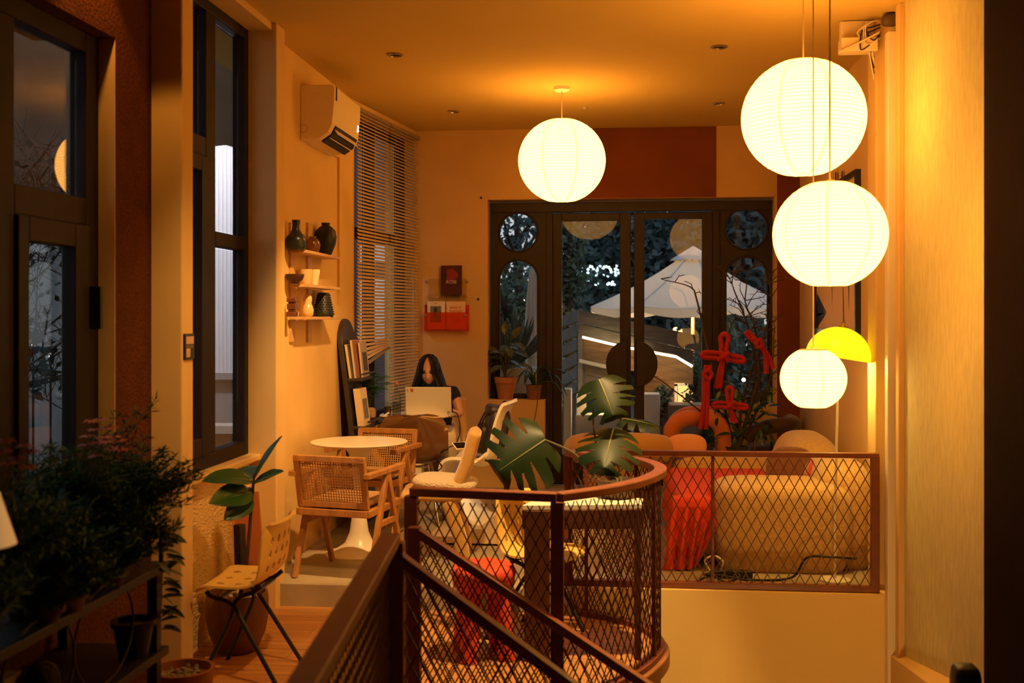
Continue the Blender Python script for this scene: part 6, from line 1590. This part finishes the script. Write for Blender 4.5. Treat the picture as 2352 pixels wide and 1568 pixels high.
# furled parasol outside the left arched window
fc = px(1226, 760, 11.0); t = thing('furled_parasol', 'furled beige parasol standing outside the left arched window', 'umbrella', (fc.x, fc.y, GZ))
MB().lathe([(.02,.52),(.045,.45),(.075,.15),(.085,-.15),(.075,-.40),(.09,-.62),(.07,-.78),(.03,-.80)], (fc.x, fc.y, 0), 40, wob=lambda a, z: 1+.13*math.sin(a*7+z*3)).build('cloth', mat('beige_canvas', (.60,.50,.38), .9), t, smooth=70)
MB().tube([(fc.x, fc.y, GZ), (fc.x, fc.y, .56)], .02, 8).build('pole', mat('umbrella_wood', (.16,.09,.04)), t)
MB().tube([(fc.x+.078*math.cos(k*math.pi/10), fc.y+.078*math.sin(k*math.pi/10), -.40) for k in range(20)], .008, 6, closed=True).build('tie', STW, t)
# sloping timber balustrade with a light strip
t = thing('timber_balustrade', 'sloping timber balustrade with a glowing light strip under its top boards', 'balustrade', px(1460, 1000, 11.6))
def sboard(tl_, tr, bl, br, d0, d1, m, th, name='plank', n=1):
    for i in range(n):
        f0, f1 = i/n, (i+1)/n-.012
        q = lambda a, c, f: (a[0]+(c[0]-a[0])*f, a[1]+(c[1]-a[1])*f)
        pts = [px(*q(tl_, bl, f0), d0), px(*q(tr, br, f0), d1), px(*q(tr, br, f1), d1), px(*q(tl_, bl, f1), d0)]
        e = Vector((.0, th, 0))
        MB().add(pts+[p+e for p in pts], [(0,1,2,3),(7,6,5,4),(0,4,5,1),(1,5,6,2),(2,6,7,3),(3,7,4,0)]).build(name, m, t)
sboard((1330, 712), (1640, 778), (1330, 741), (1640, 815), 11.5, 11.1, OW, .10)
sboard((1330, 743), (1423, 765), (1330, 769), (1423, 789), 11.52, 11.40, OW, .10)
sboard((1423, 765), (1553, 796), (1423, 789), (1553, 813), 11.40, 11.22, OW, .10)
sboard((1553, 796), (1592, 805), (1553, 813), (1592, 835), 11.22, 11.18, OW, .10)
LED = [(1338,771),(1397,785),(1423,791),(1482,803),(1553,816),(1590,838)]
sboard((1330, 769), (1423, 790), (1330, 823), (1423, 845), 11.80, 11.70, OWL, .05, n=2)
sboard((1423, 790), (1553, 815), (1423, 845), (1553, 876), 11.70, 11.60, OWL, .05, n=2)
sboard((1553, 815), (1592, 838), (1553, 876), (1592, 884), 11.60, 11.58, OWL, .05, n=2)
sboard((1330, 824), (1430, 846), (1330, 832), (1430, 855), 11.70, 11.6, STW, .06)
sboard((1330, 833), (1440, 858), (1330, 905), (1440, 930), 11.82, 11.7, OW, .05, n=3)
P = [px(u, v+3, 11.30) for u, v in LED]
MB().tube(P, .012, 6).build('light_strip', mat('led_strip', (1,.9,.7), .5, emit=((1, .78, .42), 22)), t)
for u in (1334, 1440, 1600): MB().bar(px(u, 760 if u < 1500 else 850, 11.9), (px(u, 760, 11.9).x, px(u, 760, 11.9).y, GZ), .08).build('post', OW, t)
t = thing('slat_fence', 'grey slatted fence running back at the left of the timber balustrade', 'fence', px(1300, 1000, 12.2))
for k in range(6):
    a, c = px(1336, 722+32*k, 11.8), px(1284, 742+34*k, 12.6)
    MB().bar(a, c, .03, .125).build('slat', mat('grey_boards', (.22,.19,.16), .75, noise=(5,.3)), t)
MB().bar(px(1333, 715, 11.8), (px(1333, 715, 11.8).x, px(1333, 715, 11.8).y, GZ), .05).build('post', mat('grey_boards', (.22,.19,.16)), t)
# warm lit house wall with bright door frame, low walls and posts
t = thing('garden_house', 'warmly lit timber house wall with a bright white door frame below the balustrade', 'house', px(1560, 1000, 12.6))
for k in range(8):
    a = px(1470, 868+11*k, 12.6); c = px(1640, 884+11*k, 12.4); MB().bar(a, c, .03, .052).build('plank', OWL, t)
for (u0, v0, u1, v1) in ((1549, 882, 1556, 936), (1592, 882, 1598, 936), (1549, 880, 1598, 886)):
    a, c = px(u0, v1, 12.3), px(u1, v0, 12.25); MB().box(a.x, c.x, a.y-.03, a.y, a.z, c.z).build('door_frame', mat('white_frame', (.85,.8,.65), .5), t)
a, c = px(1557, 935, 12.33), px(1592, 887, 12.3); MB().box(a.x, c.x, a.y, a.y+.02, a.z, c.z).build('lit_doorway', mat('lit_doorway', (.8,.6,.3), .6, emit=((1, .62, .22), .9)), t)
lamp('garden_lamp', 'POINT', px(1535, 900, 11.9), 7, color=(1, .62, .25), shadow_soft_size=.05)
lamp('garden_lamp', 'POINT', px(1380, 925, 11.3), 5, color=(1, .62, .25), shadow_soft_size=.05)
def outbox(name, label, cat, u0, u1, v0, v1, d, th, m, z0=None):
    a, c = px(u0, v1, d), px(u1, v0, d)
    return tag(MB().box(a.x, c.x, a.y, a.y+th, GZ if z0 is None else z0, c.z).build(name, m, None, bevel=.01), label, cat)
outbox('planter_box', 'pale planter block outside between the two doors', 'planter', 1480, 1516, 905, 990, 11.0, .3, mat('pale_pink_plaster', (.66,.54,.44), .8))
outbox('low_wall', 'pale low garden wall outside behind the monstera', 'wall', 1322, 1432, 952, 1000, 11.2, .25, STW)
outbox('gate_pillar', 'pale stone gate pillar outside at the left edge of the left door', 'pillar', 1294, 1312, 893, 1010, 11.0, .2, mat('cream_stone', (.70,.56,.36), .8))
outbox('gate_pillar', 'second pale stone pillar outside, right of the first one', 'pillar', 1324, 1346, 905, 960, 11.6, .2, mat('cream_stone', (.70,.56,.36)))
outbox('garden_bench', 'dark brown bench outside in front of the lit house wall', 'bench', 1538, 1640, 930, 962, 10.9, .4, mat('bench_timber', (.22,.13,.08), .7))
# trees: each one crown and trunk
def leaf_cloud(b, c, sx, sy, sz, n, size, rr):
    for k in range(n):
        d = Vector((rr.gauss(0,1), rr.gauss(0,1), rr.gauss(0,1))).normalized()*(rr.random()**.35)
        p = Vector(c)+Vector((d.x*sx, d.y*sy, d.z*sz)); a = Vector((rr.uniform(-1,1), rr.uniform(-1,1), rr.uniform(-1,1))).normalized(); s_ = a.orthogonal().normalized()
        l = size*rr.uniform(.6, 1.4); b.add([p, p+a*l*.5+s_*l*.28, p+a*l, p+a*l*.5-s_*l*.28], [(0,1,2,3)])
TG = [mat('night_green_'+w_, c, .7, noise=(1.2, .4)) for w_, c in (('deep', (.075,.110,.088)), ('blue', (.080,.115,.112)), ('olive', (.09,.12,.07)))]
def tree(label, u, v, d, sx, sz, n, size, k, seed, blobs=5, name='tree'):
    c = px(u, v, d); t = thing(name, label, 'tree', (c.x, c.y, GZ), group='trees outside'); rr = random.Random(seed); b = MB(); core = MB()
    for i in range(blobs):
        q = c+Vector((rr.uniform(-.6,.6)*sx, rr.uniform(-.4,.4)*sx, rr.uniform(-.6,.6)*sz)); leaf_cloud(b, q, sx*.6, sx*.6, sz*.6, n//blobs, size, rr)
    b.build('foliage', TG[k], t, kind='stuff')
    b = MB(); b.tube(crom([(c.x, c.y, GZ), (c.x+.05, c.y, c.z-sz*.6), (c.x, c.y, c.z+sz*.4)], 4), [.12-.09*i/8 for i in range(9)], 8)
    for i in range(6):
        a = rr.uniform(0, 6.28); s = c+Vector((0, 0, rr.uniform(-.5,.1)*sz)); b.tube([s, s+Vector((math.cos(a)*sx*.35, math.sin(a)*sx*.35, sz*.25)), s+Vector((math.cos(a)*sx*.7, math.sin(a)*sx*.7, sz*.6))], [.045, .03, .012], 6)
    b.build('trunk', BARK, t, smooth=60)
tree('thin-crowned tree with sky showing through, seen in the left round window', 1185, 560, 17, 1.1, 1.2, 900, .12, 1, 1, 6)
tree('bushy tree outside the left arched window', 1165, 745, 14, .9, 1.0, 2600, .10, 2, 2)
tree('leafy tree at the left edge of the left door glass', 1300, 640, 14.5, .40, 1.3, 1500, .10, 2, 3)
tree('dark tall tree behind the lit dotted sign', 1385, 560, 27, 2.4, 2.4, 5200, .22, 1, 4, 8)
tree('dark tree behind the top of the white umbrella', 1520, 590, 25, 2.3, 2.3, 5200, .22, 1, 5, 8)
tree('dark tree behind the right side of the white umbrella', 1650, 600, 23, 2.2, 2.5, 5200, .22, 1, 6, 8)
tree('dark tree filling the right round window', 1740, 540, 21, 1.7, 2.0, 4600, .20, 1, 7, 7)
tree('dark lower tree beyond the right arched window', 1735, 770, 17, 1.3, 1.1, 3000, .15, 0, 8, 6)
tree('dark tree far behind the timber balustrade', 1450, 740, 24, 2.4, 1.3, 4200, .22, 0, 9, 7)
tree('dark tree at the far left seen past the left arched window', 1225, 745, 22, 1.6, 1.4, 3000, .2, 0, 10, 7)
tree('small dark conifer beside the lit house wall', 1604, 900, 11.7, .17, .44, 900, .05, 0, 11, 6, 'conifer')
tree('sunless yellow-green shrub between the planter block and the house wall', 1522, 925, 11.5, .16, .22, 500, .05, 2, 12, 5, 'shrub')
# strap-leaved plant outside the left arched window
c = px(1180, 790, 10.4); t = thing('strap_plant', 'spiky strap-leaved plant just outside the left arched window', 'plant', (c.x, c.y, GZ)); rr = random.Random(14)
b = MB()
for k in range(46):
    d = Vector((rr.uniform(-.8,.8), rr.uniform(-.5,.5), rr.uniform(.3,1.2))); leaf_blade(b, c+Vector((0,0,-.22)), d, (d.x, -1, .2), rr.uniform(.35,.62), .03, .5, .2, 7, 3)
b.build('leaves', TG[0], t, smooth=80, kind='stuff')
MB().lathe([(0,0),(.2,0),(.24,c.z-.22-GZ),(0,c.z-.22-GZ)], (c.x, c.y, GZ), 20).build('pot', STW, t, smooth=40)
# street lamp, dotted sign, distant lights
GLOW = mat('cold_sign_light', (.8,.95,1), .5, emit=((.62, .92, 1), 4.5)); GLOWW = mat('warm_far_light', (1,.8,.5), .5, emit=((1, .55, .2), 5)); GLOWN = mat('white_far_light', (1,.95,.9), .5, emit=((1, .97, .85), 6))
D = 26.0
t = thing('street_lamp', 'pale street lamp post with a lit head beyond the left door', 'street lamp', (px(1342, 900, D).x, px(1342, 900, D).y, GZ))
p = px(1342, 545, D); MB().tube([(p.x, p.y, GZ), p, px(1336, 535, D)], .045, 8).build('post', mat('pale_post', (.5,.5,.5), .6), t, smooth=60)
a = px(1326, 537, D); MB().blob(a, (.16, .10, .07), .8, n=14, m=8).build('lamp_head', GLOWN, t, smooth=90)
sg = px(1372, 640, 24.0); t = thing('dotted_sign', 'sign made of cold white light dots beyond the left door', 'sign', sg)
Z1 = lambda x, y: (1270+x/4.237, 490+y/4.237)
dots = []
for pts in (((232,512),(234,540),(238,570),(246,600)), ((290,540),(292,565),(290,590)), ((345,515),(342,545),(340,580),(345,608)), ((360,515),(380,520),(395,545),(412,570),(420,598)), ((458,512),(440,530),(430,555),(425,585)), ((485,540),(500,520),(520,518),(545,525),(560,545),(568,570)), ((490,600),(535,608)), ((615,512),(608,540),(606,570),(612,600)), ((640,515),(632,545),(640,580)),
    ((284,683),(343,652),(343,686)), ((418,690),(432,684)), ((487,690),(487,648)), ((533,688),(548,680)), ((572,690),(580,668),(598,690))): dots += pts
for x, y in dots:
    u, v = Z1(x, y); q = px(u, v, 24.0+random.uniform(-.02,.02)); MB().blob(q, (.055, .03, .055), 1, n=10, m=6).build('light_dot', GLOW, t, smooth=90)
for dz in (-.6, .25): MB().bar(sg+Vector((-.6, .06, dz*.5)), sg+Vector((.7, .06, dz*.5)), .03).build('sign_bar', BLACK, t)
MB().bar(sg+Vector((0, .06, .3)), (sg.x, sg.y+.06, GZ), .05).build('sign_post', BLACK, t)
for k, (u, v, d, m, s, lab) in enumerate(((1207, 690, 20, GLOWN, .08, 'white distant light left of the furled parasol, upper one'), (1188, 772, 16, GLOWN, .06, 'white distant light behind the strap-leaved plant'), (1293, 687, 22, GLOWN, .07, 'small white distant light at the left edge of the left door'), (1294, 698, 22, GLOWW, .07, 'small orange distant light at the left edge of the left door'), (1552, 757, 19, GLOWW, .09, 'warm distant window light above the balustrade, left one'), (1563, 760, 19, GLOWW, .08, 'warm distant window light above the balustrade, right one'), (1597, 768, 18, GLOWW, .06, 'small warm distant light beside the pole of the umbrella'), (76, 789, 7.2, GLOWW, .03, 'tiny orange light outside the front left window'), (116, 818, 7.4, GLOWN, .022, 'tiny white light outside the front left window'), (1708, 872, 14, GLOWN, .05, 'small white distant light behind the bare branches'))):
    p = px(u, v, d); o = tag(MB().blob(p, (s, s*.6, s), 1, n=12, m=8).build('distant_light', m, None, smooth=90), lab, 'light'); MB().tube([(p.x, p.y, GZ), p], .008, 5).build('pole', BLACK, o)
# ---------------------------------------------------------------- outside the left windows
b = MB(); yv = 9.7; x0, x1 = yv*ratio(425), yv*ratio(548)
xm = yv*ratio(519); zt = onY(519, 333, yv).z; zs = onY(545, 345, yv).z; zb = onY(500, 856, yv).z
t = thing('shed', 'shed of white corrugated sheet with a low gable outside the tall left window', 'shed', ((x0+x1)/2, yv, GZ))
nS = 150; P = [[], []]
xl = x0-.9
for i in range(nS+1):
    x = xl+(x1-xl)*i/nS; top = zt-(abs(x-xm))*(.30 if x > xm else .09)
    y = yv+.012*math.cos(i*math.pi/2.0)
    P[0].append(Vector((x, y, zb))); P[1].append(Vector((x, y, top)))
COR = mat('white_corrugated_sheet', (.80, .78, .80), .5)
MB().sheet(P, .004).build('corrugated_sheet', COR, t, smooth=20)
MB().box(xl, x1, yv+.03, yv+.12, GZ, zb).build('base_wall', mat('grey_render', (.30,.30,.30), .85, noise=(2,.4)), t)
MB().box(xl, x1+.01, yv-.04, yv+.02, zb-.06, zb).build('sheet_rail', mat('grey_render', (.3,.3,.3)), t)
MB().box(xl, x1+.05, yv-.25, yv+.03, -1.05, -.98).build('ledge', STW, t)
q = onY(438, 875, 8.6); tag(MB().box(q.x-.06, q.x+.02, 8.55, 8.65, -.62, -.48).build('meter_box', mat('white_box', (.8,.75,.7), .5), None), 'small white box outside low in the tall left window, upper one', 'box')
tag(MB().box(q.x-.06, q.x+.02, 8.55, 8.65, -1.15, -1.02).build('meter_box', mat('white_box', (.8,.75,.7)), None), 'small white box outside low in the tall left window, lower one', 'box')
for o in list(col.objects):
    if o.name.startswith('meter_box'): pass
b = MB().box(-6.5, -3.1, 7.6, 7.9, GZ, .55)
struct(b, 'wall_garden', mat('stained_concrete', (.40, .40, .39), .9, noise=(2.2, .55), bump=(20,.4,.01), stretch=(2, 2, .5)))
t = thing('drain_pipe', 'white bent drain pipe on the stained garden wall outside the front window', 'pipe', px(120, 870, 7.6))
MB().tube(crom([px(112, 800, 7.45), px(114, 850, 7.45), px(120, 890, 7.45), px(132, 908, 7.45), px(150, 910, 7.45), px(190, 908, 7.45)], 6), .022, 10).build('pipe', mat('white_pipe', (.65,.63,.60), .4), t, smooth=60)
MB().tube([px(45, 882, 7.3), px(170, 955, 7.3)], .004, 5).build('wire', BLACK, t)
t = thing('dark_backdrop', 'added dark brown backdrop wall behind the corrugated shed', 'backdrop', (-5.5, 13.0, GZ))  # added backdrop standing in for the dark reflection in the panes above the shed
MB().box(-9, -3.4, 12.2, 13.0, GZ, 5.5).build('wall', mat('brown_backdrop', (.11,.085,.055), .9, noise=(1.5,.4)), t)
MB().box(-9.1, -3.3, 12.1, 13.1, 5.5, 5.7).build('top_edge', mat('brown_backdrop', (.11,.085,.055)), t)
rr = random.Random(41)
for (u, v, d, lab, n_, sd) in ((70, 560, 6.4, 'bare twiggy tree with a few leaves outside the front left window', 300, 1), (110, 760, 6.2, 'leafy branch low outside the front left window', 420, 2), (95, 400, 6.7, 'bare twigs high outside the front left window', 240, 3)):
    c = px(u, v, d); t = thing('tree', lab, 'tree', (c.x, c.y, GZ), group='trees outside'); b = MB(); tw = MB()
    w_ = .45 if d < 7 else 1.3
    for k in range(10 if d < 7 else 7):
        P = crom([Vector((c.x-.5, c.y+.1, c.z-.4)), c+Vector((rr.uniform(-.5,.3)*w_, rr.uniform(-.3,.3), rr.uniform(-.6,.4)*w_)), c+Vector((rr.uniform(-.6,1)*w_, rr.uniform(-.3,.3), rr.uniform(-1,1)*w_))], 6)
        tw.tube(P, [.010-.008*i/len(P) for i in range(len(P))], 5)
        for i in range(4, len(P)):
            for s in range(3): tw.tube([P[i], P[i]+Vector((rr.uniform(-.14,.14), rr.uniform(-.1,.1), rr.uniform(-.16,.16)))], [.003, .001], 3, caps=False)
    tw.tube([(c.x-.5, c.y+.1, GZ), (c.x-.5, c.y+.1, c.z-.4)], .05, 8)
    tw.build('branches', BARK, t, kind='stuff')
    leaf_cloud(b, c+Vector((-.2*w_, 0, -.1)), w_, w_*.7, w_*(1 if d > 7 else .6), n_ if d > 7 else n_//3, .07 if d < 7 else .085, rr); b.build('foliage', mat('night_leaf_dark', (.025,.042,.03), .7), t, kind='stuff')
# pale house wall seen through the corner blinds
t = thing('neighbour_house', 'dusk-grey neighbouring house wall beyond the corner blinds', 'house', (-3.3, 13.5, GZ))
MB().box(-6.0, -2.1, 13.4, 13.8, GZ, 4.2).build('wall', mat('dusk_grey_wall', (.20,.22,.25), .85, noise=(1.5,.3)), t)
for (u0, u1, v0, v1) in ((812, 880, 560, 600), (812, 870, 640, 790), (905, 925, 690, 840)):
    a, c = px(u0, v1, 13.3), px(u1, v0, 13.3); MB().box(min(a.x,c.x), max(a.x,c.x), 13.36, 13.40, a.z, c.z).build('window', mat('lit_far_window', (.6,.65,.7), .4, emit=((.75,.82,.85), .45)), t)
